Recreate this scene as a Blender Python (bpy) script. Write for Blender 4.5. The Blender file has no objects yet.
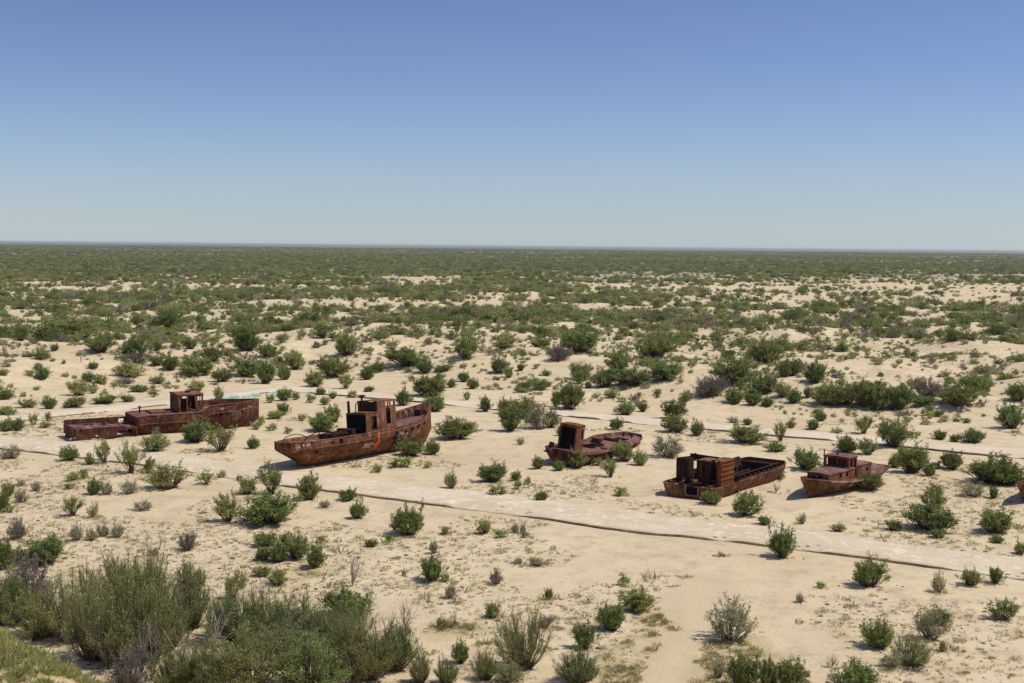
import bpy, math, random
import numpy as np
from mathutils import Vector, Matrix
from mathutils.bvhtree import BVHTree

random.seed(7)
RNG = np.random.default_rng(7)
SC = bpy.context.scene
COL = SC.collection
R = math.radians

# ------------------------------------------------------------------ camera
F = 1300.0
CAMZ = 20.0
PITCH = math.atan((341.5 - 245.75) / F)
ROLL = R(0.532)
fw = np.array([0, math.cos(PITCH), -math.sin(PITCH)])
r0 = np.array([1.0, 0, 0]); u0 = np.array([0, math.sin(PITCH), math.cos(PITCH)])
rt = r0 * math.cos(ROLL) + u0 * math.sin(ROLL)
up = -r0 * math.sin(ROLL) + u0 * math.cos(ROLL)
CAMP = np.array([0, 0, CAMZ])
cam_data = bpy.data.cameras.new('camera')
cam = bpy.data.objects.new('camera', cam_data); COL.objects.link(cam)
cam_data.sensor_width = 36.0
cam_data.lens = F / 1024 * 36.0
cam_data.clip_start = 0.5
cam_data.clip_end = 200000
m = Matrix(((rt[0], up[0], -fw[0], 0), (rt[1], up[1], -fw[1], 0), (rt[2], up[2], -fw[2], CAMZ), (0, 0, 0, 1)))
cam.matrix_world = m
SC.camera = cam

# ------------------------------------------------------------------ noise / terrain
def _hash(ix, iy, seed):
    n = (ix.astype(np.int64) * 374761393 + iy.astype(np.int64) * 668265263 + seed * 974711) & 0x7fffffff
    n = ((n ^ (n >> 13)) * 1274126177) & 0x7fffffff
    return ((n ^ (n >> 16)) & 0xffff) / 65535.0

def vnoise(x, y, seed=0):
    x = np.asarray(x, float); y = np.asarray(y, float)
    ix = np.floor(x); iy = np.floor(y)
    fx = x - ix; fy = y - iy
    fx = fx * fx * fx * (fx * (fx * 6 - 15) + 10); fy = fy * fy * fy * (fy * (fy * 6 - 15) + 10)
    a = _hash(ix, iy, seed); b = _hash(ix + 1, iy, seed); c = _hash(ix, iy + 1, seed); d = _hash(ix + 1, iy + 1, seed)
    return (a * (1 - fx) + b * fx) * (1 - fy) + (c * (1 - fx) + d * fx) * fy

def fbm(x, y, seed=0, octv=3):
    s = 0.0; amp = 1.0; tot = 0.0; f = 1.0
    for i in range(octv):
        s = s + amp * vnoise(x * f + 17.3 * i, y * f - 9.1 * i, seed + i); tot += amp; amp *= 0.5; f *= 2.03
    return s / tot

def sstep(a, b, x):
    t = np.clip((x - a) / (b - a), 0, 1)
    return t * t * (3 - 2 * t)

DRIFT = [(-45.0, 130.8, R(30.8), 1, 18), (-20.1, 113.9, R(51.8), 3, 17), (4.9, 117.5, R(62.6), 1, 16), (14.4, 103.3, R(53.1), 1, 16), (32.8, 113.8, R(-130.9), 3, 12), (50.7, 110.5, R(-138.0), 3, 12)]
def path_line_y(x):
    # far edge of the far footpath in world metres (piecewise, fitted from the photograph)
    xs = np.array([-130, -72, -58, -45, -31, -12, 5, 18, 33, 50, 120.])
    ys = np.array([140, 152, 161, 172, 188, 180, 168, 156, 146, 137, 100.])
    return np.interp(x, xs, ys)

def terrain(x, y):
    x = np.asarray(x, float); y = np.asarray(y, float)
    h = 0.22 * (fbm(x / 9.0, y / 9.0, 3) - 0.5) + 0.06 * (vnoise(x / 1.3, y / 1.3, 9) - 0.5)
    # dunes past the far footpath
    d = y - path_line_y(x)
    mk = sstep(8, 40, d)
    big = fbm(x / 34.0 + 3.1, y / 30.0, 21, 3)
    rid = 1 - np.abs(2 * fbm(x / 17.0, y / 20.0 + 5, 33, 2) - 1)
    hum = fbm(x / 7.5, y / 8.0 + 3, 47, 2)
    dune = np.maximum(0, big - 0.42) * 6.0 * (1 - 0.75 * sstep(230, 400, y)) + 0.9 * rid * sstep(.35, .6, big) + 1.5 * np.maximum(0, hum - 0.5)
    h = h + mk * dune * (1 - 0.5 * sstep(400, 1500, y))
    h = h + sstep(900, 1800, y) * 5.0 * (fbm(x / 300., y / 420., 41, 2) - 0.5) * (1 - sstep(8000, 14000, y))
    # sand drifted against the stranded hulls
    for (ax, ay, hd, l0, l1) in DRIFT:
        c_, s_ = math.cos(hd), math.sin(hd); u_ = (x - ax) * c_ + (y - ay) * s_; v_ = -(x - ax) * s_ + (y - ay) * c_
        dd = np.hypot(v_, np.maximum(0, np.maximum(l0 - u_, u_ - l1)))
        h = h + np.where(dd < 9, 0.19 * np.exp(-(dd / 2.9) ** 2) * (0.25 + 1.3 * vnoise(x / 1.9, y / 1.9, 19)), 0)
    # the bank the camera stands on
    b = (52 - y) * 0.36
    b = np.where(b > 0, b, 0) + 0.35 * np.log1p(np.exp(-np.abs(b) / 0.35))
    b = np.where(b < 0.3, b * 1.0, b)
    h = h + np.minimum(b, 18.2)
    h = h + 4.8 * np.exp(-((x + 19) / 7.0) ** 2 - ((y - 35.5) / 6.0) ** 2)
    return h

def px_dir(px, py):
    d = fw + rt * ((px - 512) / F) + up * ((341.5 - py) / F)
    return d                                    # depth along the view axis is the ray parameter itself

TT = np.geomspace(22, 6000, 2600)
def px_ground(px, py):
    d = px_dir(px, py)
    P = CAMP[None, :] + TT[:, None] * d[None, :]
    g = P[:, 2] - terrain(P[:, 0], P[:, 1])
    i = np.argmax(g <= 0)
    if g[i] > 0: i = len(TT) - 1
    if i == 0: t = TT[0]
    else:
        a, b = g[i - 1], g[i]
        t = TT[i - 1] + (TT[i] - TT[i - 1]) * a / (a - b + 1e-9)
    p = CAMP + t * d
    return p, t

# ------------------------------------------------------------------ mesh helpers
class MB:
    def __init__(s): s.v = []; s.f = []; s.smooth = False
    def add(s, vs, fs):
        o = len(s.v); s.v.extend([tuple(map(float, q)) for q in vs]); s.f.extend([tuple(o + i for i in q) for q in fs])
    def box(s, c, d, rot=None, taper=None):
        hx, hy, hz = d[0] / 2, d[1] / 2, d[2] / 2
        vs = [Vector((sx * hx, sy * hy, sz * hz)) for sz in (-1, 1) for sy in (-1, 1) for sx in (-1, 1)]
        if taper:
            for q in vs[4:]: q.x *= taper; q.y *= taper
        if rot is not None: vs = [rot @ q for q in vs]
        vs = [q + Vector(c) for q in vs]
        s.add(vs, [(0, 2, 3, 1), (4, 5, 7, 6), (0, 1, 5, 4), (2, 6, 7, 3), (0, 4, 6, 2), (1, 3, 7, 5)])
    def tube(s, pts, r, n=8, cap=True):
        pts = [Vector(p) for p in pts]; rs = r if isinstance(r, (list, tuple)) else [r] * len(pts)
        rings = []
        for i, p in enumerate(pts):
            t = (pts[min(i + 1, len(pts) - 1)] - pts[max(i - 1, 0)]).normalized()
            a = t.cross(Vector((0, 0, 1)))
            if a.length < 1e-3: a = t.cross(Vector((0, 1, 0)))
            a.normalize(); b = t.cross(a)
            rings.append([p + (a * math.cos(2 * math.pi * k / n) + b * math.sin(2 * math.pi * k / n)) * rs[i] for k in range(n)])
        vs = [q for rg in rings for q in rg]; fs = []
        for i in range(len(rings) - 1):
            for k in range(n): fs.append((i * n + k, i * n + (k + 1) % n, (i + 1) * n + (k + 1) % n, (i + 1) * n + k))
        if cap: fs.append(tuple(range(n))[::-1]); fs.append(tuple((len(rings) - 1) * n + k for k in range(n)))
        s.add(vs, fs)
    def wall(s, o, u, v, W, H, th, holes=(), top=None):
        """upright plate with real openings; o corner, u/v unit axes, holes (u0,v0,u1,v1); top(u)->height scale"""
        o = Vector(o); u = Vector(u).normalized(); v = Vector(v).normalized(); n = u.cross(v).normalized() * th
        us = sorted(set([0, W] + [q for h in holes for q in (h[0], h[2]) if 0 < q < W]))
        vs_ = sorted(set([0, H] + [q for h in holes for q in (h[1], h[3]) if 0 < q < H]))
        solid = {}
        for i in range(len(us) - 1):
            for j in range(len(vs_) - 1):
                cu, cv = (us[i] + us[i + 1]) / 2, (vs_[j] + vs_[j + 1]) / 2
                solid[i, j] = not any(h[0] < cu < h[2] and h[1] < cv < h[3] for h in holes)
        def P(a, b, k):
            bb = b * (top(a) if top else 1.0)
            return o + u * a + v * bb + n * k
        for (i, j), ok in solid.items():
            if not ok: continue
            a, b, c, d = us[i], us[i + 1], vs_[j], vs_[j + 1]
            s.add([P(a, c, 0), P(b, c, 0), P(b, d, 0), P(a, d, 0)], [(0, 1, 2, 3)])
            s.add([P(a, c, 1), P(b, c, 1), P(b, d, 1), P(a, d, 1)], [(3, 2, 1, 0)])
            for (di, dj, e) in ((-1, 0, ((a, c), (a, d))), (1, 0, ((b, c), (b, d))), (0, -1, ((a, c), (b, c))), (0, 1, ((a, d), (b, d)))):
                if not solid.get((i + di, j + dj), False):
                    (p, q), (r_, t_) = e
                    s.add([P(p, q, 0), P(r_, t_, 0), P(r_, t_, 1), P(p, q, 1)], [(0, 1, 2, 3)])
    def build(s, name, mat, parent=None, smooth=False, solid=0, bevel=0):
        me = bpy.data.meshes.new(name); me.from_pydata(s.v, [], s.f); me.update()
        import bmesh
        bm = bmesh.new(); bm.from_mesh(me); bmesh.ops.remove_doubles(bm, verts=bm.verts, dist=0.0004)
        bmesh.ops.recalc_face_normals(bm, faces=bm.faces); bm.to_mesh(me); bm.free()
        if smooth:
            for p in me.polygons: p.use_smooth = True
        o = bpy.data.objects.new(name, me); COL.objects.link(o)
        if mat is not None: me.materials.append(mat)
        if parent is not None: o.parent = parent
        if solid:
            md = o.modifiers.new('thickness', 'SOLIDIFY'); md.thickness = solid; md.offset = 0
        if bevel:
            md = o.modifiers.new('bevel', 'BEVEL'); md.width = bevel; md.segments = 2; md.limit_method = 'ANGLE'
        return o

def tag(o, label=None, cat=None, group=None, kind=None):
    if label: o['label'] = label
    if cat: o['category'] = cat
    if group: o['group'] = group
    if kind: o['kind'] = kind
    return o

def empty(name, loc=(0, 0, 0), rot=(0, 0, 0)):
    o = bpy.data.objects.new(name, None); COL.objects.link(o); o.location = loc; o.rotation_euler = rot
    o.empty_display_size = 0.3
    return o

def np_mesh(name, V, Fc, mats, midx=None, smooth=False):
    """V (n,3), Fc (m,4) quads"""
    me = bpy.data.meshes.new(name)
    V = np.ascontiguousarray(V, np.float32); Fc = np.ascontiguousarray(Fc, np.int32)
    k = Fc.shape[1]
    me.vertices.add(len(V)); me.vertices.foreach_set('co', V.ravel())
    me.loops.add(Fc.size); me.loops.foreach_set('vertex_index', Fc.ravel())
    me.polygons.add(len(Fc)); me.polygons.foreach_set('loop_start', np.arange(0, Fc.size, k, dtype=np.int32))
    me.polygons.foreach_set('loop_total', np.full(len(Fc), k, np.int32))
    for mt in mats: me.materials.append(mt)
    if midx is not None: me.polygons.foreach_set('material_index', np.asarray(midx, np.int32))
    if smooth: me.polygons.foreach_set('use_smooth', np.ones(len(Fc), bool))
    me.update(calc_edges=True); me.validate()
    return me

# ------------------------------------------------------------------ material helpers
class NT:
    def __init__(s, name):
        s.m = bpy.data.materials.new(name); s.m.use_nodes = True
        s.t = s.m.node_tree; s.t.nodes.clear()
        s.out = s.t.nodes.new('ShaderNodeOutputMaterial')
    def n(s, typ, **kw):
        nd = s.t.nodes.new(typ)
        for k, v in kw.items():
            if k in nd.inputs: nd.inputs[k].default_value = v
            else: setattr(nd, k, v)
        return nd
    def l(s, a, b): s.t.links.new(a, b)
    def noise(s, vec, scale, detail=4, rough=0.6, dist=0.0):
        nd = s.n('ShaderNodeTexNoise'); nd.inputs['Scale'].default_value = scale; nd.inputs['Detail'].default_value = detail
        nd.inputs['Roughness'].default_value = rough; nd.inputs['Distortion'].default_value = dist
        if vec is not None: s.l(vec, nd.inputs['Vector'])
        return nd.outputs['Fac']
    def ramp(s, fac, stops, interp='LINEAR'):
        nd = s.n('ShaderNodeValToRGB'); cr = nd.color_ramp; cr.interpolation = interp
        while len(cr.elements) < len(stops): cr.elements.new(0.5)
        for e, (p, c) in zip(cr.elements, stops):
            e.position = p; e.color = (c, c, c, 1) if not isinstance(c, tuple) else (*c, 1)
        s.l(fac, nd.inputs['Fac']); return nd.outputs['Color']
    def mix(s, a, b, fac, mode='MIX'):
        nd = s.n('ShaderNodeMix', data_type='RGBA', blend_type=mode)
        for sock, val in ((nd.inputs[6], a), (nd.inputs[7], b), (nd.inputs[0], fac)):
            if isinstance(val, tuple): sock.default_value = (*val, 1)
            elif isinstance(val, (int, float)): sock.default_value = val
            else: s.l(val, sock)
        return nd.outputs[2]
    def math(s, op, a, b=None):
        nd = s.n('ShaderNodeMath', operation=op)
        for sock, val in ((nd.inputs[0], a), (nd.inputs[1], b)):
            if val is None: continue
            if isinstance(val, (int, float)): sock.default_value = val
            else: s.l(val, sock)
        return nd.outputs[0]
    def mapv(s, vec, scale):
        nd = s.n('ShaderNodeMapping'); nd.inputs['Scale'].default_value = scale; s.l(vec, nd.inputs['Vector']); return nd.outputs['Vector']
    def bsdf(s, color, rough=0.9, bump=None, bs=0.3, bd=0.05, spec=0.2):
        b = s.n('ShaderNodeBsdfPrincipled')
        if isinstance(color, tuple): b.inputs['Base Color'].default_value = (*color, 1)
        else: s.l(color, b.inputs['Base Color'])
        if isinstance(rough, (int, float)): b.inputs['Roughness'].default_value = rough
        else: s.l(rough, b.inputs['Roughness'])
        b.inputs['Specular IOR Level'].default_value = spec
        if bump is not None:
            bn = s.n('ShaderNodeBump'); bn.inputs['Strength'].default_value = bs; bn.inputs['Distance'].default_value = bd
            s.l(bump, bn.inputs['Height']); s.l(bn.outputs['Normal'], b.inputs['Normal'])
        s.l(b.outputs[0], s.out.inputs['Surface']); return b

def rust(name, dark, mid, light, fl=0.5):
    t = NT(name); tc = t.n('ShaderNodeTexCoord').outputs['Object']
    n1 = t.noise(tc, 1.1, 7, 0.68, 0.5)
    n2 = t.noise(t.mapv(tc, (3.2, 3.2, 0.35)), 1.6, 5, 0.7)          # runs down the plates
    n3 = t.noise(tc, 9.0, 4, 0.7)
    a = t.ramp(n1, [(0.38, dark), (0.52, mid), (0.66, light)])
    b = t.ramp(n2, [(0.40, dark), (0.54, mid), (0.68, light)])
    c = t.mix(a, b, fl)
    c = t.mix(c, t.ramp(n3, [(0.3, 0.5), (0.55, 1.0), (0.72, 1.35)]), 0.85, 'MULTIPLY')
    n4 = t.noise(t.mapv(tc, (0.8, 0.8, 0.5)), 1.0, 6, 0.7, 0.8)
    c = t.mix(c, tuple(min(.5, q * k_ + .02) for q, k_ in zip(light, (1.35, 1.6, 1.8))), t.ramp(n4, [(0.57, 0.0), (0.66, 0.6)]))    # bleached and flaking
    n5 = t.noise(t.mapv(tc, (2.4, 2.4, 0.22)), 1.3, 4, 0.65, 0.3)
    c = t.mix(c, (min(.4, light[0] * 1.3), light[1] * .95, light[2] * .55), t.ramp(n5, [(0.58, 0.0), (0.68, 0.55)]))                      # fresh orange runs
    t.bsdf(c, 0.9, n3, 0.5, 0.03, 0.08)
    return t.m

M = {}
M['rust'] = rust('rusted_hull_steel', (0.044, 0.020, 0.012), (0.150, 0.066, 0.036), (0.29, 0.140, 0.082))
M['rust_deep'] = rust('deep_maroon_rust_steel', (0.030, 0.013, 0.009), (0.105, 0.041, 0.026), (0.22, 0.10, 0.064))
M['rust_brown'] = rust('brown_rust_steel', (0.038, 0.019, 0.010), (0.135, 0.066, 0.032), (0.25, 0.135, 0.072), 0.35)
M['rust_red'] = rust('red_rust_steel', (0.070, 0.030, 0.018), (0.205, 0.090, 0.052), (0.34, 0.17, 0.105))
M['rust_orange'] = rust('orange_lit_rust_steel', (0.085, 0.027, 0.012), (0.19, 0.064, 0.026), (0.29, 0.115, 0.05), 0.7)  # orange tone carries the sunlight on the barge's starboard cabin wall
M['rust_dark'] = rust('dark_rust_steel', (0.016, 0.011, 0.009), (0.045, 0.021, 0.015), (0.09, 0.042, 0.028))
M['deck'] = rust('dusty_pink_deck_steel', (0.11, 0.050, 0.042), (0.20, 0.100, 0.085), (0.28, 0.16, 0.135), 0.25)
M['hole'] = rust('recess_shade_black', (0.003, 0.003, 0.003), (0.006, 0.005, 0.004), (0.012, 0.009, 0.008))  # shade painted into the colour of portholes and transom hole; also the black casing
M['strip'] = rust('pale_rubbing_strip', (0.16, 0.10, 0.08), (0.32, 0.24, 0.20), (0.50, 0.42, 0.37), 0.3)
def paint(name, c):
    t = NT(name); tc = t.n('ShaderNodeTexCoord').outputs['Object']
    n = t.noise(tc, 7.0, 4, 0.7)
    cc = t.mix(t.ramp(n, [(0.36, tuple(0.45 * q for q in c)), (0.55, c)]), (0.12, 0.045, 0.028), t.ramp(n, [(0.30, 0.85), (0.5, 0.12)]))
    t.bsdf(cc, 0.8, n, 0.2, 0.01); return t.m
M['white'] = paint('weathered_white_paint', (0.74, 0.66, 0.58))
M['cream'] = paint('weathered_cream_paint', (0.60, 0.45, 0.26))
M['orange'] = paint('orange_red_spray_paint', (0.80, 0.13, 0.03))
M['pale'] = paint('faded_grey_paint', (0.36, 0.27, 0.24))
t = NT('turquoise_paint'); tc = t.n('ShaderNodeTexCoord').outputs['Object']; n = t.noise(tc, 2.5, 4)
t.bsdf(t.ramp(n, [(0.36, (0.36, 0.40, 0.32)), (0.48, (0.19, 0.50, 0.44)), (0.66, (0.36, 0.64, 0.57))]), 0.8); M['turq'] = t.m

# ------------------------------------------------------------------ world and sun
AZ, EL = R(97.0), R(59.0)
w = bpy.data.worlds.new('World'); SC.world = w; w.use_nodes = True
wt = w.node_tree; wt.nodes.clear()
wo = wt.nodes.new('ShaderNodeOutputWorld'); bg = wt.nodes.new('ShaderNodeBackground'); sky = wt.nodes.new('ShaderNodeTexSky')
sky.sky_type = 'NISHITA'; sky.sun_disc = False; sky.sun_elevation = EL; sky.sun_rotation = AZ
sky.altitude = 50; sky.air_density = 1.37; sky.dust_density = 0.60; sky.ozone_density = 5.3
bg.inputs['Strength'].default_value = 0.110
# the gradient from the pale horizon to deep blue is compressed towards the horizon, as in the photograph
tcn = wt.nodes.new('ShaderNodeTexCoord'); sp = wt.nodes.new('ShaderNodeSeparateXYZ'); mu = wt.nodes.new('ShaderNodeMath'); mu.operation = 'MULTIPLY_ADD'
cb = wt.nodes.new('ShaderNodeCombineXYZ'); nz = wt.nodes.new('ShaderNodeVectorMath'); nz.operation = 'NORMALIZE'
mu.inputs[1].default_value = 8.2; mu.inputs[2].default_value = 0.070
pw = wt.nodes.new('ShaderNodeMath'); pw.operation = 'POWER'; pw.inputs[1].default_value = 1.78; mx0 = wt.nodes.new('ShaderNodeMath'); mx0.operation = 'MAXIMUM'; mx0.inputs[1].default_value = 0.0
wt.links.new(tcn.outputs['Generated'], sp.inputs[0]); wt.links.new(sp.outputs[0], cb.inputs[0]); wt.links.new(sp.outputs[1], cb.inputs[1]); wt.links.new(sp.outputs[2], mx0.inputs[0]); wt.links.new(mx0.outputs[0], pw.inputs[0]); wt.links.new(pw.outputs[0], mu.inputs[0])
wt.links.new(mu.outputs[0], cb.inputs[2]); wt.links.new(cb.outputs[0], nz.inputs[0]); wt.links.new(nz.outputs[0], sky.inputs[0])
tint = wt.nodes.new('ShaderNodeMix'); tint.data_type = 'RGBA'; tint.blend_type = 'MULTIPLY'; tint.inputs[0].default_value = 1.0; tint.inputs[7].default_value = (0.995, 0.938, 1.045, 1)
wt.links.new(sky.outputs[0], tint.inputs[6]); wt.links.new(tint.outputs[2], bg.inputs['Color']); wt.links.new(bg.outputs[0], wo.inputs['Surface'])
sd = bpy.data.lights.new('sun', 'SUN'); sd.energy = 4.2; sd.angle = R(0.53); sd.color = (1.0, 0.955, 0.88)
sun = bpy.data.objects.new('sun', sd); COL.objects.link(sun)
S = Vector((math.cos(EL) * math.sin(AZ), math.cos(EL) * math.cos(AZ), math.sin(EL)))
sun.rotation_euler = S.to_track_quat('Z', 'Y').to_euler(); sun.location = (60, -10, 80)
SC.view_settings.view_transform = 'Standard'; SC.view_settings.look = 'None'; SC.view_settings.exposure = 0; SC.view_settings.gamma = 1
SC.view_settings.use_curve_mapping = False
SC.cycles.max_bounces = 6; SC.cycles.diffuse_bounces = 3; SC.cycles.transparent_max_bounces = 4
# ------------------------------------------------------------------ ground
an = np.concatenate([np.linspace(-180, -46, 40, endpoint=False), np.linspace(-46, -29, 60, endpoint=False),
                     np.linspace(-29, 29, 430, endpoint=False), np.linspace(29, 46, 60, endpoint=False), np.linspace(46, 180, 40, endpoint=False)])
rr = np.concatenate([np.geomspace(3, 38, 50, endpoint=False), np.geomspace(38, 110, 260, endpoint=False), np.geomspace(110, 420, 260, endpoint=False),
                     np.geomspace(420, 2500, 150, endpoint=False), np.geomspace(2500, 45000, 50)])
A_, R_ = np.meshgrid(np.radians(an), rr)
X = R_ * np.sin(A_); Y = R_ * np.cos(A_); Z = terrain(X, Y)
nr, na = X.shape
V = np.stack([X.ravel(), Y.ravel(), Z.ravel()], 1)
V = np.vstack([V, [[0, 0, float(terrain(0, 0))]]])
i = np.arange(nr - 1)[:, None]; j = np.arange(na)[None, :]; j2 = (j + 1) % na
Fq = np.stack([(i * na + j).ravel(), ((i + 1) * na + j).ravel(), ((i + 1) * na + j2).ravel(), (i * na + j2).ravel()], 1)
# fan round the camera foot, as degenerate-free quads over pairs
jj = np.arange(0, na - 1, 2); fan = np.stack([np.full(len(jj), nr * na), jj, jj + 1, (jj + 2) % na], 1)[:, [0, 1, 2, 3]]
Fq = np.vstack([Fq[:, ::-1][:, [3, 0, 1, 2]], fan])

def poly_mask(px_poly, x, y, soft):
    """1 inside a ground polygon given by pixels, fading outward over soft metres (for wear on the sand itself)"""
    P = np.array([px_ground(*q)[0][:2] for q in px_poly])
    d = np.full(x.shape, 1e9); inside = np.zeros(x.shape, bool)
    for k in range(len(P)):
        a = P[k]; b = P[(k + 1) % len(P)]; e = b - a
        t_ = np.clip(((x - a[0]) * e[0] + (y - a[1]) * e[1]) / (e @ e + 1e-9), 0, 1)
        d = np.minimum(d, np.hypot(x - a[0] - t_ * e[0], y - a[1] - t_ * e[1]))
        c = ((a[1] > y) != (b[1] > y)) & (x < (b[0] - a[0]) * (y - a[1]) / (b[1] - a[1] + 1e-12) + a[0])
        inside ^= c
    return np.where(inside, 1.0, np.clip(1 - d / soft, 0, 1))

t = NT('desert_sand'); geo = t.n('ShaderNodeNewGeometry'); pos = geo.outputs['Position']
big = t.noise(pos, 0.045, 5, 0.6); med = t.noise(pos, 0.5, 5, 0.65); fin = t.noise(pos, 5.0, 4, 0.75); gr = t.noise(pos, 22.0, 3, 0.7)
c = t.ramp(big, [(0.3, (0.545, 0.425, 0.258)), (0.7, (0.635, 0.510, 0.325))])
c = t.mix(c, (0.46, 0.345, 0.21), t.ramp(med, [(0.47, 0.0), (0.68, 0.9)]))
vf = t.noise(pos, 2.1, 3, 0.5); c = t.mix(c, (0.38, 0.29, 0.175), t.ramp(vf, [(0.60, 0.0), (0.72, 0.7)]))
c = t.mix(c, (0.40, 0.31, 0.17), t.math('MULTIPLY', t.ramp(fin, [(0.56, 0.0), (0.68, 0.85)]), t.ramp(t.noise(pos, 0.14, 4, 0.6), [(0.42, 0.05), (0.66, 0.8)])))
c = t.mix(c, (0.68, 0.56, 0.40), t.ramp(gr, [(0.60, 0.0), (0.75, 0.5)]))
c = t.mix(c, (0.43, 0.315, 0.185), t.ramp(t.noise(t.mapv(pos, (0.06, 0.13, 1)), 1.0, 5, 0.6), [(0.55, 0.0), (0.72, 0.5)]))   # darker, damper sweeps
att = t.n('ShaderNodeAttribute'); att.attribute_name = 'wear'
sep = t.n('ShaderNodeSeparateColor'); t.l(att.outputs['Color'], sep.inputs[0])
gmask = t.math('MULTIPLY', sep.outputs[1], t.ramp(t.noise(pos, 1.1, 4, 0.7), [(0.4, 0.15), (0.62, 0.9)]))
c = t.mix(c, (0.33, 0.26, 0.10), gmask)                                           # dry yellow growth
c = t.mix(c, (0.53, 0.41, 0.25), t.math('MULTIPLY', sep.outputs[0], 0.7))     # trodden track
c = t.mix(c, (0.105, 0.112, 0.078), t.math('MULTIPLY', sep.outputs[2], t.ramp(t.noise(t.mapv(pos, (0.5, 0.25, 1)), 0.012, 5, 0.65), [(0.36, 0.6), (0.6, 1.0)])))  # low scrub cover far out
t.bsdf(c, 0.95, t.math('ADD', t.math('MULTIPLY', fin, 0.5), med), 0.75, 0.18, 0.05)
M['sand'] = t.m
me = np_mesh('ground', V, Fq, [M['sand']], smooth=True)
x, y = V[:, 0], V[:, 1]
near = (y > 30) & (y < 90) & (np.abs(x) < 60)
wr = np.zeros((len(V), 4), np.float32); wr[:, 3] = 1
tr = np.zeros(len(V)); gs = np.zeros(len(V))
tr[near] = poly_mask([(636, 683), (648, 655), (655, 625), (668, 598), (700, 575), (730, 575), (722, 610), (700, 640), (690, 660), (694, 683)], x[near], y[near], 1.6)
for pl in ([(600, 683), (606, 655), (625, 640), (655, 632), (668, 640), (650, 655), (640, 683)], [(692, 683), (694, 655), (712, 640), (755, 640), (770, 660), (800, 683)],
           [(430, 632), (440, 622), (480, 624), (470, 634)], [(640, 618), (668, 612), (678, 630), (650, 634)], [(270, 572), (320, 566), (330, 574), (285, 580)]):
    gs[near] = np.maximum(gs[near], poly_mask(pl, x[near], y[near], 1.0))
gs = np.maximum(gs, np.exp(-((x + 19) / 8.0) ** 2 - ((y - 36) / 7.0) ** 2) > 0.25)
far = sstep(620, 1100, y + 0.25 * -x) * (0.8 + 0.2 * sstep(2500, 5000, y))
wr[:, 0] = tr; wr[:, 1] = gs; wr[:, 2] = far
ca = me.color_attributes.new('wear', 'FLOAT_COLOR', 'POINT'); ca.data.foreach_set('color', wr.ravel())
ground = bpy.data.objects.new('ground', me); COL.objects.link(ground); tag(ground, 'pale sand plain of a dried sea bed', None, None, 'structure')

# ------------------------------------------------------------------ footpaths
def strip(name, top_px, bot_px, lift, mat, n=560, k=11, skirt=0.55):
    def line(px):
        P = np.array([px_ground(*q)[0][:2] for q in px]); s = np.concatenate([[0], np.cumsum(np.hypot(*np.diff(P, axis=0).T))])
        return P, s / s[-1]
    A, sa = line(top_px); B, sb = line(bot_px)
    q = np.linspace(0, 1, n)
    a = np.stack([np.interp(q, sa, A[:, 0]), np.interp(q, sa, A[:, 1])], 1); b = np.stack([np.interp(q, sb, B[:, 0]), np.interp(q, sb, B[:, 1])], 1)
    def smooth(p, w_):
        ker = np.hanning(w_ + 2)[1:-1]; ker /= ker.sum(); pp = np.vstack([2 * p[0] - p[1:w_ // 2 + 1][::-1], p, 2 * p[-1] - p[-w_ // 2:-1][::-1]])
        return np.stack([np.convolve(pp[:, k_], ker, 'same') for k_ in (0, 1)], 1)[w_ // 2:w_ // 2 + len(p)]
    a = smooth(a, 41); b = smooth(b, 41)
    jit = 0.05 * (fbm(q * 60, q * 0 + 2.2, 5) - 0.5)[:, None] * 2
    jit2 = 0.35 * (fbm(q * 34, q * 0 + 7.2, 6, 4) - 0.5)[:, None] * 2
    b = b + jit * np.array([[-.45, -.9]]); a = a + jit2 * np.array([[.45, .9]])
    rows = []
    for kk in range(k):
        f_ = kk / (k - 1); p = b * (1 - f_) + a * f_
        rows.append(np.column_stack([p, terrain(p[:, 0], p[:, 1]) + lift * np.where(f_ < .3, np.clip((fbm(q * 38, q * 0 + 4, 12, 3) - .30) * 4.5, .12, 1), 1) * (1 - 0.93 * sstep(.55, 1, f_)) + 0.03 * (vnoise(p[:, 0] * 1.5, p[:, 1] * 1.5, 77) - .5)]))
    first = rows[0].copy(); first[:, 2] -= skirt; last = rows[-1].copy(); last[:, 2] -= skirt
    rows = [first] + rows + [last]
    Vv = np.stack(rows, 1).reshape(-1, 3); kk = k + 2
    ii = np.arange(n - 1)[:, None]; jj = np.arange(kk - 1)[None, :]
    Fc = np.stack([(ii * kk + jj).ravel(), ((ii + 1) * kk + jj).ravel(), ((ii + 1) * kk + jj + 1).ravel(), (ii * kk + jj + 1).ravel()], 1)
    mi = np.broadcast_to((jj == 0) | (jj == kk - 2), (n - 1, kk - 1)).ravel().astype(int)
    me = np_mesh(name, Vv, Fc, [mat, M['kerb']], mi)
    o = bpy.data.objects.new(name, me); COL.objects.link(o); return o, a, b

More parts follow.
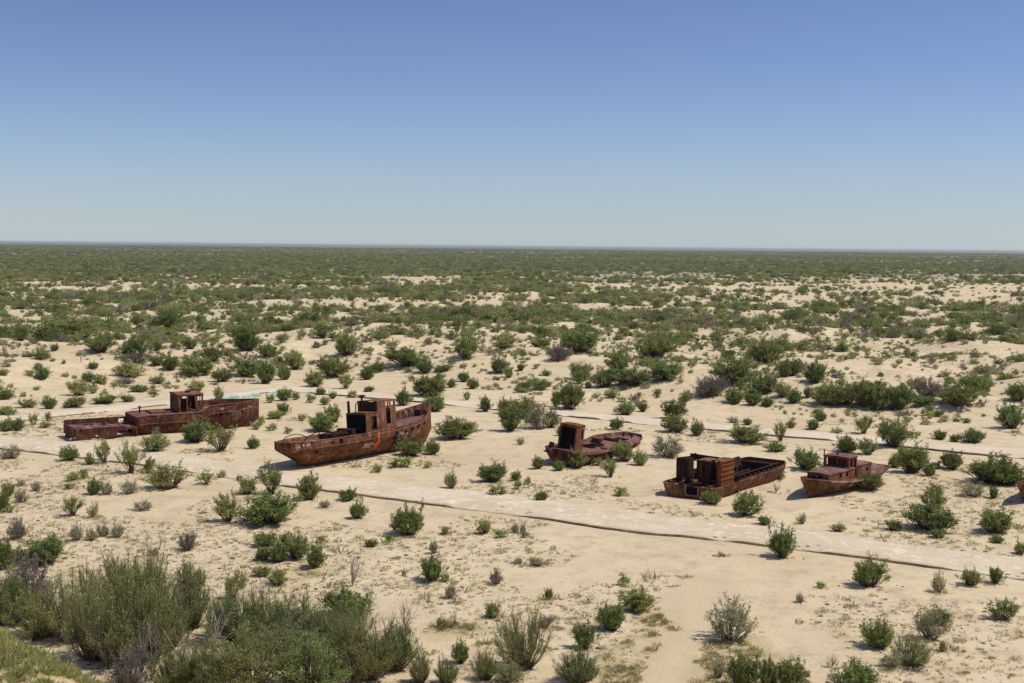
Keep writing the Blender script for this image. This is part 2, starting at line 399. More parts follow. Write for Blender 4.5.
t = NT('crushed_stone_path'); pos = t.n('ShaderNodeNewGeometry').outputs['Position']
vor = t.n('ShaderNodeTexVoronoi'); vor.inputs['Scale'].default_value = 1.5; t.l(t.mapv(pos, (1.0, 0.7, 1)), vor.inputs['Vector'])
sepc = t.n('ShaderNodeSeparateColor'); t.l(vor.outputs['Color'], sepc.inputs[0])
nn = t.noise(pos, 1.2, 5, 0.7); n5 = t.noise(pos, 7, 4, 0.7); nb = t.noise(pos, 0.09, 3)
c = t.ramp(nb, [(0.35, (0.53, 0.425, 0.275)), (0.65, (0.61, 0.50, 0.34))])
c = t.mix(c, (0.71, 0.61, 0.45), t.math('MULTIPLY', t.ramp(sepc.outputs[0], [(0.45, 0.0), (0.8, 1.0)]), t.ramp(nn, [(0.45, 0.0), (0.6, 0.9)])))
c = t.mix(c, (0.40, 0.31, 0.20), t.ramp(n5, [(0.52, 0.0), (0.72, 0.75)]))
c = t.mix(c, (0.50, 0.39, 0.245), t.ramp(t.noise(pos, 0.33, 5, 0.65), [(0.5, 0.0), (0.64, 0.6)]))   # sand drifted over the stones
t.bsdf(c, 0.95, t.math('ADD', n5, sepc.outputs[1]), 0.5, 0.08, 0.1); M['path'] = t.m
t = NT('brown_kerb_edge'); pos = t.n('ShaderNodeNewGeometry').outputs['Position']
t.bsdf(t.ramp(t.noise(pos, 2.0, 4, 0.7), [(0.35, (0.10, 0.065, 0.04)), (0.6, (0.20, 0.13, 0.075)), (0.72, (0.42, 0.27, 0.14))]), 0.95); M['kerb'] = t.m  # mottled dark brown on the side faces of the raised paths
t = NT('pale_concrete_path'); pos = t.n('ShaderNodeNewGeometry').outputs['Position']
n5 = t.noise(pos, 3, 5, 0.7)
t.bsdf(t.mix(t.ramp(t.noise(pos, 0.15, 4), [(0.35, (0.56, 0.455, 0.315)), (0.65, (0.64, 0.53, 0.385))]), (0.45, 0.35, 0.23), t.ramp(n5, [(0.5, 0.), (0.72, .6)])), 0.95, n5, 0.3, 0.05, 0.1); M['path2'] = t.m

p1, P1A, P1B = strip('stone_path',
    [(-300, 414), (-60, 432), (0, 436), (75, 441), (150, 450), (220, 461), (300, 472), (360, 478), (458, 489), (555, 500), (645, 513), (720, 521), (778, 527), (859, 539), (902, 544), (945, 550), (1024, 558), (1090, 567), (1450, 622)],
    [(-300, 426), (-60, 446), (0, 449), (58, 456), (120, 463), (200, 474), (283, 487), (322, 491), (360, 496), (465, 510), (555, 521), (620, 532), (720, 541), (758, 546), (801, 551), (873, 560), (918, 566), (961, 572), (1024, 580), (1090, 590), (1450, 646)], 0.16, M['path'])
tag(p1, 'wide pale crushed stone path crossing in front of the boats', None, None, 'structure')
p2, P2A, P2B = strip('stone_path',
    [(290, 386), (375, 393.5), (470, 402), (555, 410), (657, 419), (707, 423), (778, 429), (880, 437), (906, 440), (1024, 449), (1090, 455), (1450, 494)],
    [(282, 390.5), (340, 396), (400, 401), (452, 406), (477, 408.5), (567, 417), (614, 421.5), (657, 426), (705, 430), (739, 433), (783, 437.5), (826, 440.5), (918, 449), (961, 454), (1024, 459), (1090, 466), (1450, 508)], 0.18, M['path2'])
tag(p2, 'narrow pale path behind the boats running to the right edge', None, None, 'structure')
p3, P3A, P3B = strip('stone_path',
    [(-60, 422), (0, 416), (59, 410.5), (98, 406.5), (168, 399), (223, 393), (289, 386.2)],
    [(-60, 430), (0, 423), (55, 417.5), (100, 413), (160, 406), (223, 399), (280, 391)], 0.16, M['path2'], 120)
tag(p3, 'pale path arm running behind the long boat to the corner', None, None, 'structure')
# ------------------------------------------------------------------ shrubs
def leaf_mat(name, c0, c1, c2, warm=(0.20, 0.17, 0.07)):
    t = NT(name); geo = t.n('ShaderNodeNewGeometry'); oi = t.n('ShaderNodeObjectInfo')
    rnd = geo.outputs['Random Per Island']
    c = t.ramp(rnd, [(0.0, c0), (0.55, c1), (1.0, c2)])
    c = t.mix(c, warm, t.math('MULTIPLY', t.ramp(oi.outputs['Random'], [(0.35, 0.0), (1.0, 0.55)]), 1.0))
    c = t.mix(c, t.ramp(t.noise(oi.outputs['Location'], 0.35, 2), [(0.3, 0.72), (0.7, 1.22)]), 1.0, 'MULTIPLY')
    d = t.n('ShaderNodeBsdfDiffuse'); tr = t.n('ShaderNodeBsdfTranslucent'); mx = t.n('ShaderNodeMixShader'); mx.inputs[0].default_value = 0.35
    t.l(c, d.inputs['Color']); t.l(c, tr.inputs['Color']); t.l(d.outputs[0], mx.inputs[1]); t.l(tr.outputs[0], mx.inputs[2]); t.l(mx.outputs[0], t.out.inputs['Surface'])
    return t.m
M['leafD'] = leaf_mat('dark_green_foliage', (0.128, 0.176, 0.046), (0.204, 0.259, 0.078), (0.304, 0.352, 0.126), (0.304, 0.289, 0.100))
M['leafO'] = leaf_mat('olive_foliage', (0.206, 0.242, 0.069), (0.309, 0.342, 0.113), (0.429, 0.451, 0.166), (0.444, 0.403, 0.160))
M['leafG'] = leaf_mat('grey_green_foliage', (0.259, 0.250, 0.133), (0.380, 0.363, 0.203), (0.517, 0.484, 0.295), (0.483, 0.387, 0.239))
M['leafL'] = leaf_mat('fresh_green_foliage', (0.213, 0.274, 0.066), (0.326, 0.387, 0.106), (0.444, 0.484, 0.160), (0.460, 0.419, 0.147))
M['leafY'] = leaf_mat('yellow_dry_foliage', (0.26, 0.21, 0.08), (0.35, 0.29, 0.12), (0.45, 0.38, 0.20), (0.36, 0.28, 0.14))
M['leafP'] = leaf_mat('dead_twig_tips', (0.15, 0.118, 0.098), (0.22, 0.18, 0.15), (0.30, 0.25, 0.21), (0.26, 0.21, 0.16))
def bark(name, a, b):
    t = NT(name); tc = t.n('ShaderNodeTexCoord').outputs['Object']
    t.bsdf(t.ramp(t.noise(tc, 6, 3), [(0.35, a), (0.65, b)]), 0.9); return t.m
M['bark'] = bark('brown_bark', (0.075, 0.055, 0.040), (0.155, 0.120, 0.090))
M['barkX'] = bark('grey_dead_wood', (0.16, 0.13, 0.105), (0.27, 0.225, 0.185))
M['barkW'] = bark('bleached_dead_wood', (0.36, 0.32, 0.27), (0.52, 0.47, 0.41))

def tubes_np(segs, n=3):
    """segs: list of (p0,p1,r0,r1) -> prisms"""
    S = np.array([np.concatenate([a, b, [r0_, r1_]]) for a, b, r0_, r1_ in segs]); a = S[:, :3]; b = S[:, 3:6]
    t = b - a; t /= np.linalg.norm(t, axis=1, keepdims=True) + 1e-9
    ref = np.where(np.abs(t[:, 2:3]) > 0.9, np.array([[1., 0, 0]]), np.array([[0, 0, 1.]]))
    e = np.cross(t, ref); e /= np.linalg.norm(e, axis=1, keepdims=True) + 1e-9; g = np.cross(t, e)
    V = []
    for (c, r_) in ((a, S[:, 6:7]), (b, S[:, 7:8])):
        for k in range(n):
            an_ = 2 * math.pi * k / n; V.append(c + (e * math.cos(an_) + g * math.sin(an_)) * r_)
    V = np.stack(V, 1); m_ = len(S); base = np.arange(m_)[:, None] * (2 * n)
    Fc = np.concatenate([np.stack([base[:, 0] + k, base[:, 0] + (k + 1) % n, base[:, 0] + n + (k + 1) % n, base[:, 0] + n + k], 1) for k in range(n)])
    return V.reshape(-1, 3), Fc

def leaves_np(rng, C, D, L, W):
    """diamond sprigs at C pointing along D, length L, half-width W"""
    n = len(C); side = np.cross(D, rng.normal(size=(n, 3))); side /= np.linalg.norm(side, axis=1, keepdims=True) + 1e-9
    L = L[:, None]; W = W[:, None]
    V = np.stack([C, C + D * L * 0.45 + side * W, C + D * L, C + D * L * 0.5 - side * W], 1).reshape(-1, 3)
    return V, np.arange(n * 4).reshape(-1, 4)

def shrub_mesh(seed, style, clumps=42, per=34, leaf=0.075, hi=False):
    """unit shrub: height 1, half width 0.5, base at z=0. returns (stemV, stemF, leafV, leafF)"""
    rng = np.random.default_rng(seed)
    segs = []; C = []; D = []
    lobes = rng.normal(size=(7, 3)); lobes[:, 2] = np.abs(lobes[:, 2]); lobes /= np.linalg.norm(lobes, axis=1, keepdims=True)
    for k in range(clumps):
        # direction of this spray from the base
        ph = rng.uniform(0, 2 * math.pi)
        if style in ('dome',):
            ct = rng.uniform(-0.05, 1) ; lo = 0.25
        elif style == 'open':
            ct = rng.uniform(0.1, 1); lo = 0.35
        elif style == 'fan':
            ct = rng.uniform(0.55, 1); lo = 0.45
        elif style == 'wide':
            ct = rng.uniform(0.0, 1); lo = 0.3
        else:
            ct = rng.uniform(0.25, 1); lo = 0.5
        st = math.sqrt(max(0, 1 - ct * ct)); d = np.array([st * math.cos(ph), st * math.sin(ph), ct])
        lump = 0.70 + 0.38 * max(0, (lobes @ d).max() ** 6) + rng.uniform(-.11, .12) * (2.2 if hi else 1.7)
        if style == 'fan': tip = np.array([d[0] * 0.62, d[1] * 0.62, 0.30 + 0.66 * ct ** 1.5]) * lump * np.array([1, 1, 0.92])
        elif style in ('dome', 'wide'): tip = np.array([d[0] * 0.5, d[1] * 0.5, 0.30 + 0.66 * ct]) * lump * np.array([1, 1, .95])
        else: tip = np.array([d[0] * 0.52, d[1] * 0.52, 0.22 + 0.74 * ct]) * lump
        q = rng.uniform(lo, 1) ** 0.55; tip = tip * np.array([q, q, 0.35 + 0.65 * q])
        b0 = np.array([d[0] * 0.05, d[1] * 0.05, -0.03]) + rng.normal(size=3) * np.array([.02, .02, 0])
        mid = b0 * 0.5 + tip * 0.5 + np.array([d[0], d[1], 0]) * (-0.03 if style == 'fan' else 0.05) + rng.normal(size=3) * 0.03
        r_ = 0.012 if style != 'fan' else 0.010
        if hi: r_ *= 0.75
        segs.append((b0, mid, r_, r_ * .7)); segs.append((mid, tip, r_ * .7, r_ * .3))
        o = tip - mid; o = o / (np.linalg.norm(o) + 1e-9)
        od = o * 0.7 + np.array([0, 0, 0.55 if style != 'fan' else 0.8]); od /= np.linalg.norm(od)
        ntw = 4 if not hi else 7
        for tw in range(ntw):
            s_ = rng.uniform(0.15, 1); p = mid * (1 - s_) + tip * s_
            td = od + rng.normal(size=3) * 0.42; td /= np.linalg.norm(td); ln = rng.uniform(0.09, 0.19) * (0.9 if not hi else 0.75)
            e = p + td * ln; segs.append((p, e, r_ * .4, r_ * .12))
            m_ = per // ntw
            tt_ = rng.uniform(0.0, 1.1, m_)[:, None]
            C.append(p + (e - p) * tt_ + rng.normal(size=(m_, 3)) * (0.022 if not hi else 0.016))
            dd = td[None, :] * 0.8 + rng.normal(size=(m_, 3)) * 0.5; dd /= np.linalg.norm(dd, axis=1, keepdims=True); D.append(dd)
    C = np.concatenate(C); D = np.concatenate(D); n = len(C)
    C[:, 2] = np.maximum(C[:, 2], 0.01)
    Ls = leaf * rng.uniform(0.6, 1.35, n); Ws = Ls * (rng.uniform(0.13, 0.22, n) if not hi else rng.uniform(0.10, 0.17, n))
    lv, lf = leaves_np(rng, C, D, Ls, Ws); lv[:, 2] = np.maximum(lv[:, 2], 0.004)
    top = np.percentile(lv[:, 2], 99.6); sx = np.percentile(np.abs(lv[:, :2]), 99)
    k = np.array([0.5 / sx, 0.5 / sx, 1 / top])
    sv, sf = tubes_np(segs)
    return sv * k, sf, lv * k, lf

def twig_mesh(seed, n_main=9, levels=3, wide=0.5, r=0.013, dense=3):
    rng = np.random.default_rng(seed); segs = []
    def grow(p, d, ln, r_, lev):
        q = p
        for s_ in range(2):
            d2 = d + rng.normal(size=3) * 0.12 + np.array([0, 0, .05]); d2 /= np.linalg.norm(d2)
            e = q + d2 * ln / 2; segs.append((q, e, r_ * (1 - .25 * s_), r_ * (.75 - .25 * s_))); 
            if lev > 0:
                for _ in range(dense):
                    dd = d2 + rng.normal(size=3) * 0.45; dd /= np.linalg.norm(dd)
                    grow(q + (e - q) * rng.uniform(.3, 1), dd, ln * rng.uniform(.35, .6), r_ * .5, lev - 1)
            q = e; d = d2
    for k in range(n_main):
        ph = rng.uniform(0, 6.283); th = rng.uniform(0.08, 0.8)
        d = np.array([math.sin(th) * math.cos(ph) * wide * 2, math.sin(th) * math.sin(ph) * wide * 2, math.cos(th)]); d /= np.linalg.norm(d)
        grow(np.array([0, 0, -.02]) + rng.normal(size=3) * .015, d, rng.uniform(.55, .8), r, levels - 1)
    v, f = tubes_np(segs); top = np.percentile(v[:, 2], 99.7); sx = np.percentile(np.abs(v[:, :2]), 99)
    return v * np.array([.5 / sx, .5 / sx, 1 / top]), f

PROTO = {}
def proto(key, leaf_m, bark_m, arr):
    sv, sf, lv, lf = arr
    PROTO.setdefault(key, []).append((np_mesh('stems', sv, sf, [M[bark_m]]), np_mesh('foliage', lv, lf, [M[leaf_m]])))
for s_ in range(4): proto('D', 'leafD', 'bark', shrub_mesh(100 + s_, 'dome', 74, 64, 0.066))
for s_ in range(3): proto('W', 'leafD', 'bark', shrub_mesh(150 + s_, 'wide', 84, 64, 0.06))
for s_ in range(3): proto('O', 'leafO', 'bark', shrub_mesh(200 + s_, 'open', 66, 60, 0.066))
for s_ in range(3): proto('T', 'leafO', 'bark', shrub_mesh(300 + s_, 'fan', 46, 60, 0.062))
for s_ in range(3): proto('G', 'leafG', 'barkX', shrub_mesh(400 + s_, 'open', 60, 52, 0.055))
for s_ in range(3): proto('L', 'leafL', 'bark', shrub_mesh(500 + s_, 'dome', 26, 28, 0.13))
for s_ in range(3): proto('B', 'leafD', 'bark', shrub_mesh(600 + s_, 'open', 125, 168, 0.024, True))
for s_ in range(2): proto('V', 'leafO', 'bark', shrub_mesh(650 + s_, 'open', 92, 126, 0.025, True))
for s_ in range(2): proto('U', 'leafO', 'bark', shrub_mesh(680 + s_, 'open', 112, 150, 0.023, True))
for s_ in range(3):
    v_, f_ = twig_mesh(700 + s_, 8, 3); PROTO.setdefault('X', []).append((np_mesh('twigs', v_, f_, [M['barkX']]), None))
for s_ in range(2):
    v_, f_ = twig_mesh(720 + s_, 5, 3, .45, .016, 2); PROTO.setdefault('Z', []).append((np_mesh('branches', v_, f_, [M['barkW']]), None))
for s_ in range(2): proto('P', 'leafP', 'barkX', shrub_mesh(740 + s_, 'open', 90, 60, 0.045, True))

# (x, base y, width, height, type) measured in the photograph's pixels
RAW = """
8 431 20 13 O;18 431 10 12 D;6 414 14 8 L;34 425 10 11 L;48 421 8 9 L;45 428 13 6 L;69 461 20 15 D;11 459 22 12 G;91 465 10 12 O;105 464 16 22 T;131 474 24 31 T;148 473 11 15 O;154 452 28 20 O;198 443 30 22 D;221 452 28 25 T;168 490 40 24 O;94 495 17 15 D;106 495 12 15 G;129 494 18 14 G;70 489 10 6 L;73 481 14 8 L;84 479 10 10 L;8 497 14 14 O;21 503 14 13 G;21 486 8 7 G;36 491 10 10 G;72 517 20 20 T;92 518 11 15 G;144 511 17 11 G;18 540 18 22 P;2 512 10 18 D;9 513 14 6 L;76 541 14 18 G;92 541 14 12 G;103 537 12 14 G;118 538 14 15 G;187 551 19 18 P;56 555 13 22 G;46 566 42 26 W;3 570 24 35 D;18 565 18 16 D;155 556 8 8 L;152 577 12 16 O;
229 522 22 28 O;271 525 55 28 W;272 495 26 31 T;247 495 18 16 O;239 481 6 6 L;309 501 24 26 D;349 501 16 11 D;325 508 12 8 G;358 519 17 18 D;206 485 18 11 L;222 478 10 7 L;266 547 22 14 D;287 545 14 12 D;263 561 13 13 D;278 563 20 22 D;296 560 28 25 D;316 569 21 24 D;262 577 18 12 O;277 586 20 15 O;322 543 8 7 L;371 547 12 7 D;352 588 20 33 X;202 586 12 18 T;183 587 14 22 T;
408 536 34 30 D;389 542 6 7 D;485 534 15 14 O;502 538 14 8 L;515 533 8 10 G;523 534 7 10 G;525 538 8 6 L;434 554 9 15 G;445 535 8 8 L;432 583 25 25 D;445 582 10 8 L;450 599 12 16 G;454 604 7 8 X;496 585 13 16 P;537 567 17 9 G;518 564 9 7 G;549 600 8 11 D;404 576 5 6 L;369 608 14 24 X;451 489 12 18 O;497 495 17 9 L;542 501 13 10 D;
493 483 26 19 D;516 481 10 10 D;517 489 9 9 L;528 485 7 8 L;456 440 32 20 D;433 455 16 15 D;402 468 22 10 L;411 457 24 16 D;378 473 12 8 L;428 468 12 6 L;520 445 8 8 G;510 432 26 25 D;524 419 26 20 D;537 430 30 25 G;551 428 16 20 D;505 414 12 16 D;485 412 14 15 D;430 397 32 22 D;403 406 16 17 D;434 412 20 17 D;451 388 11 10 D;464 382 11 10 D;472 389 13 12 D;467 400 7 9 L;525 391 12 11 D;541 390 20 10 W;556 407 10 18 D;
568 410 24 29 D;626 415 20 14 D;643 412 10 11 D;674 419 24 21 D;674 433 22 16 D;698 436 14 16 D;616 430 13 12 D;561 436 9 10 O;667 458 30 22 G;625 462 22 19 O;640 466 14 17 O;611 478 16 20 T;577 469 18 18 O;559 471 12 10 D;538 469 10 12 D;594 466 16 8 L;612 458 10 10 L;621 496 14 8 L;711 505 21 15 D;686 402 10 10 O;
746 444 36 17 W;780 442 12 20 T;733 423 12 7 G;747 425 10 7 D;791 428 10 9 O;813 430 14 11 D;821 421 11 10 D;836 433 14 5 L;864 434 18 20 T;776 452 20 10 D;804 470 28 20 D;779 480 14 8 L;776 493 14 9 X;846 453 26 16 D;868 455 20 16 O;744 517 30 23 O;764 525 12 8 D;802 524 10 10 G;838 532 14 9 O;782 559 26 32 D;801 603 8 11 G;820 588 9 6 L;722 557 9 4 L;869 588 32 28 D;
932 509 27 23 O;928 531 46 24 W;937 538 16 8 D;894 531 18 9 O;995 534 30 22 D;997 543 14 8 D;1021 555 14 14 O;938 593 14 21 G;969 586 21 16 D;995 584 15 16 D;1003 621 30 19 O;930 641 32 32 G;938 626 20 16 D;877 649 32 28 D;910 668 44 29 U;891 669 20 16 G;832 668 10 16 X;943 652 8 10 O;
731 643 46 42 G;719 679 14 20 G;745 690 30 34 D;767 690 22 30 D;789 692 28 30 D;858 692 42 28 D;638 612 38 23 O;612 632 24 27 D;584 650 24 26 D;578 686 44 34 B;623 586 12 12 L;524 672 50 58 U;486 682 24 30 B;508 684 30 20 U;446 685 24 30 B;460 664 14 22 D;422 684 22 34 B;493 619 14 16 D;406 631 22 29 X;455 628 6 20 X;440 628 12 10 L;545 628 16 12 P;
10 628 60 56 B;40 640 60 46 U;92 664 58 82 V;124 668 64 96 V;150 664 46 78 V;108 672 50 66 X;75 645 56 66 V;142 645 66 92 V;166 652 50 58 B;192 632 50 62 B;212 662 46 60 Z;190 672 40 50 Z;234 645 58 54 B;268 655 64 58 B;250 694 80 60 U;302 654 60 52 B;332 664 60 52 B;310 694 84 64 B;368 684 66 62 B;396 674 46 48 B;352 644 40 36 U;346 620 44 28 D;176 694 52 48 B;208 696 60 52 B;30 606 46 46 P;130 690 40 40 P;280 640 40 40 U;232 600 24 30 T;150 610 40 60 V;182 640 40 62 X;262 642 40 58 X;332 652 36 50 X;152 684 50 60 X;58 640 40 60 X;290 676 46 60 X;380 668 36 56 X;120 606 36 50 U;90 616 36 50 V;
21 341 14 16 D;40 360 18 13 O;55 351 8 7 D;102 353 30 22 W;58 340 50 22 W;82 340 40 24 O;136 359 30 24 D;135 364 28 11 P;129 378 30 17 O;93 369 11 7 D;44 380 18 13 D;29 376 10 6 L;88 382 12 10 D;100 384 14 10 O;79 396 22 16 O;125 384 20 6 P;158 384 16 10 O;171 371 18 16 D;156 366 14 10 D;157 351 12 10 D;190 349 12 11 D;138 392 18 7 W;154 397 10 8 L;107 404 26 10 W;127 402 14 8 D;50 409 14 13 D;27 408 20 9 O;73 408 24 11 O;4 376 10 8 O;6 400 16 12 D;8 415 16 9 O;81 363 4 10 X;168 330 28 20 D;
198 376 34 18 W;212 362 22 18 D;222 382 20 13 D;245 377 30 19 D;265 384 16 24 D;285 380 14 16 D;296 370 22 20 O;267 358 20 15 D;245 352 30 28 D;322 339 12 17 D;345 357 24 27 D;332 378 30 23 D;315 387 20 17 D;346 389 16 16 T;367 380 12 13 D;377 372 18 9 D;197 391 20 12 O;218 400 10 13 O;284 401 14 12 D;295 400 9 8 L;270 403 11 8 L;283 415 13 12 D;275 419 18 8 O;311 403 9 9 L;325 405 9 9 O;320 395 9 7 D;333 399 8 8 D;353 398 10 7 L;369 392 10 6 D;320 432 30 19 D;334 423 14 17 D;301 421 10 7 L;288 434 8 7 L;261 425 10 9 L;256 430 12 8 L;252 449 13 12 D;272 431 12 7 L;
407 368 40 19 W;424 374 18 15 D;367 378 12 13 D;377 372 14 9 D;444 372 18 8 W;465 360 28 32 O;499 374 17 19 D;509 378 10 11 O;521 371 7 8 D;439 380 5 8 D;546 376 10 7 O;556 362 20 19 P;541 347 20 9 W;505 349 30 15 O;
664 381 30 19 D;604 388 22 21 D;627 388 40 21 D;620 372 24 23 D;580 381 24 19 O;579 354 36 23 D;562 360 20 14 P;657 358 40 25 D;708 398 28 20 P;587 388 8 7 D;713 396 34 18 P;735 404 24 15 D;735 385 40 27 D;766 394 26 23 D;752 406 15 15 D;768 407 16 10 D;795 404 12 15 D;783 398 16 17 O;809 398 10 13 D;790 376 26 19 D;815 384 26 23 D;829 406 28 21 D;846 406 30 25 D;866 408 30 29 D;729 360 14 11 D;764 364 30 25 D;778 353 26 17 D;687 401 12 11 O;
898 411 26 27 D;877 411 24 23 D;928 398 28 20 P;924 406 20 9 D;957 409 40 24 D;972 392 30 17 D;1012 429 28 27 D;1018 402 20 19 D;938 417 13 8 D;924 416 9 7 L;892 448 28 29 D;940 440 15 10 D;955 442 10 8 D;974 443 24 15 D;915 438 16 7 L;912 474 28 29 D;929 476 14 14 D;894 468 16 14 O;952 470 20 17 D;937 469 8 8 L;1001 486 46 29 D;985 483 36 21 D;973 497 24 15 G;993 499 10 12 D;870 491 24 17 D
"""
ORD = ['first', 'second', 'third', 'fourth', 'fifth', 'sixth', 'seventh', 'eighth', 'ninth', 'tenth', 'eleventh', 'twelfth', 'thirteenth',
       'fourteenth', 'fifteenth', 'sixteenth', 'seventeenth', 'eighteenth', 'nineteenth', 'twentieth']
LOOK = {'D': 'dark green dense', 'W': 'dark green spreading', 'O': 'olive feathery', 'T': 'upright brushy olive', 'G': 'grey-green fine', 'L': 'low fresh green',
        'B': 'tall dark green', 'V': 'tall brown-stemmed', 'U': 'tall olive', 'X': 'bare grey twiggy', 'Z': 'bleached leafless', 'P': 'grey-brown withered'}
NAME = {'D': 'green_shrub', 'W': 'green_shrub', 'O': 'olive_shrub', 'T': 'olive_shrub', 'G': 'grey_shrub', 'L': 'low_shrub', 'B': 'tamarisk_shrub', 'V': 'tamarisk_shrub',
        'U': 'tamarisk_shrub', 'X': 'dry_shrub', 'Z': 'dead_shrub', 'P': 'withered_shrub'}
COLS = [(0, 60, 'left of long boat'), (60, 165, "by long boat's stern"), (165, 262, "by long boat's bow"), (262, 350, "by trawler's stern"),
        (350, 445, "by trawler's bow"), (445, 540, 'right of trawler'), (540, 655, 'by tall-cabin boat'),
        (655, 795, 'by open barge'), (795, 900, 'by small launch'), (900, 1100, 'right of small launch')]
def strip_y(px, line):
    xs = [q[0] for q in line]; ys = [q[1] for q in line]; return np.interp(px, xs, ys)
NEARP = [(0, 449), (58, 456), (200, 474), (283, 487), (360, 496), (465, 510), (620, 532), (758, 546), (873, 560), (1024, 580)]
NEART = [(0, 436), (75, 441), (220, 461), (300, 472), (458, 489), (555, 500), (720, 521), (859, 539), (1024, 558)]
FARP = [(0, 420), (100, 410), (168, 402), (289, 387), (375, 396), (555, 413), (707, 426), (880, 440), (1024, 452)]
recs = []
for q in RAW.replace('\n', '').split(';'):
    q = q.split()
    if len(q) < 5: continue
    x_, y_, w_, h_ = map(float, q[:4]); recs.append([x_, y_, w_, h_, q[4]])
seen = {}
def zone(x_, y_, ty):
    if ty in 'BUVZ' and x_ < 460 or (y_ > 590 and x_ < 350): return 'in bank thicket'
    if y_ > strip_y(x_, NEARP): return 'before near path'
    if y_ > strip_y(x_, NEART): return 'on near path'
    if y_ > strip_y(x_, FARP) + 3: return 'between both paths'
    return 'past far path'
def colname(x_, zn):
    for a_, b_, n_ in COLS:
        if a_ <= x_ < b_:
            return n_ if zn == 'between both paths' else n_.replace('by ', {'before near path': 'below ', 'in bank thicket': 'below ', 'on near path': 'below ', 'past far path': 'behind '}[zn])
    return n_
buck = {}
for r_ in recs:
    zn = zone(r_[0], r_[1], r_[4]); cn = colname(r_[0], zn); lk = LOOK[r_[4]]
    r_ += [zn, cn, lk]; buck.setdefault((zn, cn, lk), []).append(r_)
for (zn, cn, lk), L_ in buck.items():
    L_.sort(key=lambda r_: r_[0])
    for k, r_ in enumerate(L_):
        lab = f'{lk} shrub {zn} {cn}'
        if len(L_) > 1: lab += f', {ORD[k]} from left'
        r_.append(lab)
GROUPS = {'in bank thicket': 'shrubs of the bank thicket', 'before near path': 'shrubs on the open sand', 'on near path': 'shrubs on the open sand',
          'between both paths': 'shrubs among the boats', 'past far path': 'shrubs on the dunes'}
SHRUB_XY = []
rng = np.random.default_rng(11); uses = {}
for (x_, y_, w_, h_, ty, zn, cn, lk, lab) in recs:
    p, dep = px_ground(x_, y_)
    k_ = 1.12 if zn != 'past far path' else 1.12
    wm = w_ * dep / F * k_; hm = h_ * dep / F * (1.10 if zn != 'past far path' else 1.0)
    d2 = np.array([p[0], p[1]]) / math.hypot(p[0], p[1]); c2 = p[:2] + d2 * wm * 0.22
    z_ = float(terrain(c2[0], c2[1]))
    hm = hm * 1.0
    k = uses.get(ty, 0); uses[ty] = k + 1
    st, fo = PROTO[ty][k % len(PROTO[ty])]
    root = empty(NAME[ty], (c2[0], c2[1], z_ - 0.02), (rng.normal() * .09, rng.normal() * .09, rng.uniform(0, 6.283)))
    root.scale = (wm, wm, hm)
    tag(root, lab, 'dry shrub' if ty in 'XZP' else 'shrub', GROUPS[zn])
    for nm, me_ in (('stems' if ty not in 'XZ' else ('twigs' if ty == 'X' else 'branches'), st), ('foliage' if ty != 'P' else 'twig_tips', fo)):
        if me_ is None: continue
        o = bpy.data.objects.new(nm, me_); COL.objects.link(o); o.parent = root
    SHRUB_XY.append((c2[0], c2[1], wm))
print('shrubs', len(recs))

# ------------------------------------------------------------------ uncountable growth: point clouds carrying small plants
def instancer(name, P, scl, rot, idx, protos, label, tilt=None):
    me = bpy.data.meshes.new(name); me.vertices.add(len(P)); me.vertices.foreach_set('co', np.ascontiguousarray(P, np.float32).ravel())
    a = me.attributes.new('scl', 'FLOAT_VECTOR', 'POINT'); a.data.foreach_set('vector', np.ascontiguousarray(scl, np.float32).ravel())
    a = me.attributes.new('rotz', 'FLOAT_VECTOR', 'POINT'); rv = np.zeros((len(P), 3), np.float32); rv[:, 2] = rot
    a.data.foreach_set('vector', rv.ravel())
    a = me.attributes.new('idx', 'INT', 'POINT'); a.data.foreach_set('value', np.ascontiguousarray(idx, np.int32))
    me.update()
    o = bpy.data.objects.new(name, me); COL.objects.link(o)
    pc = bpy.data.collections.new(name + '_kinds')
    for k, pm in enumerate(protos):
        po = bpy.data.objects.new(f'{name}_kind_{k:02d}', pm); pc.objects.link(po)
    g = bpy.data.node_groups.new(name + '_scatter', 'GeometryNodeTree')
    g.interface.new_socket('Geometry', in_out='INPUT', socket_type='NodeSocketGeometry'); g.interface.new_socket('Geometry', in_out='OUTPUT', socket_type='NodeSocketGeometry')
    gi = g.nodes.new('NodeGroupInput'); go = g.nodes.new('NodeGroupOutput'); iop = g.nodes.new('GeometryNodeInstanceOnPoints'); ci = g.nodes.new('GeometryNodeCollectionInfo')
    ci.inputs['Collection'].default_value = pc; ci.inputs['Separate Children'].default_value = True; ci.inputs['Reset Children'].default_value = True
    def na_(nm, ty):
        nd = g.nodes.new('GeometryNodeInputNamedAttribute'); nd.data_type = ty; nd.inputs['Name'].default_value = nm
        return [s for s in nd.outputs if s.enabled and s.name == 'Attribute'][0]
    iop.inputs['Pick Instance'].default_value = True
    g.links.new(gi.outputs[0], iop.inputs['Points']); g.links.new(ci.outputs[0], iop.inputs['Instance'])
    g.links.new(na_('idx', 'INT'), iop.inputs['Instance Index']); g.links.new(na_('scl', 'FLOAT_VECTOR'), iop.inputs['Scale'])
    e2r = g.nodes.new('FunctionNodeEulerToRotation'); g.links.new(na_('rotz', 'FLOAT_VECTOR'), e2r.inputs[0]); g.links.new(e2r.outputs[0], iop.inputs['Rotation'])
    g.links.new(iop.outputs[0], go.inputs[0])
    md = o.modifiers.new('scatter', 'NODES'); md.node_group = g
    tag(o, label, None, None, 'stuff'); return o

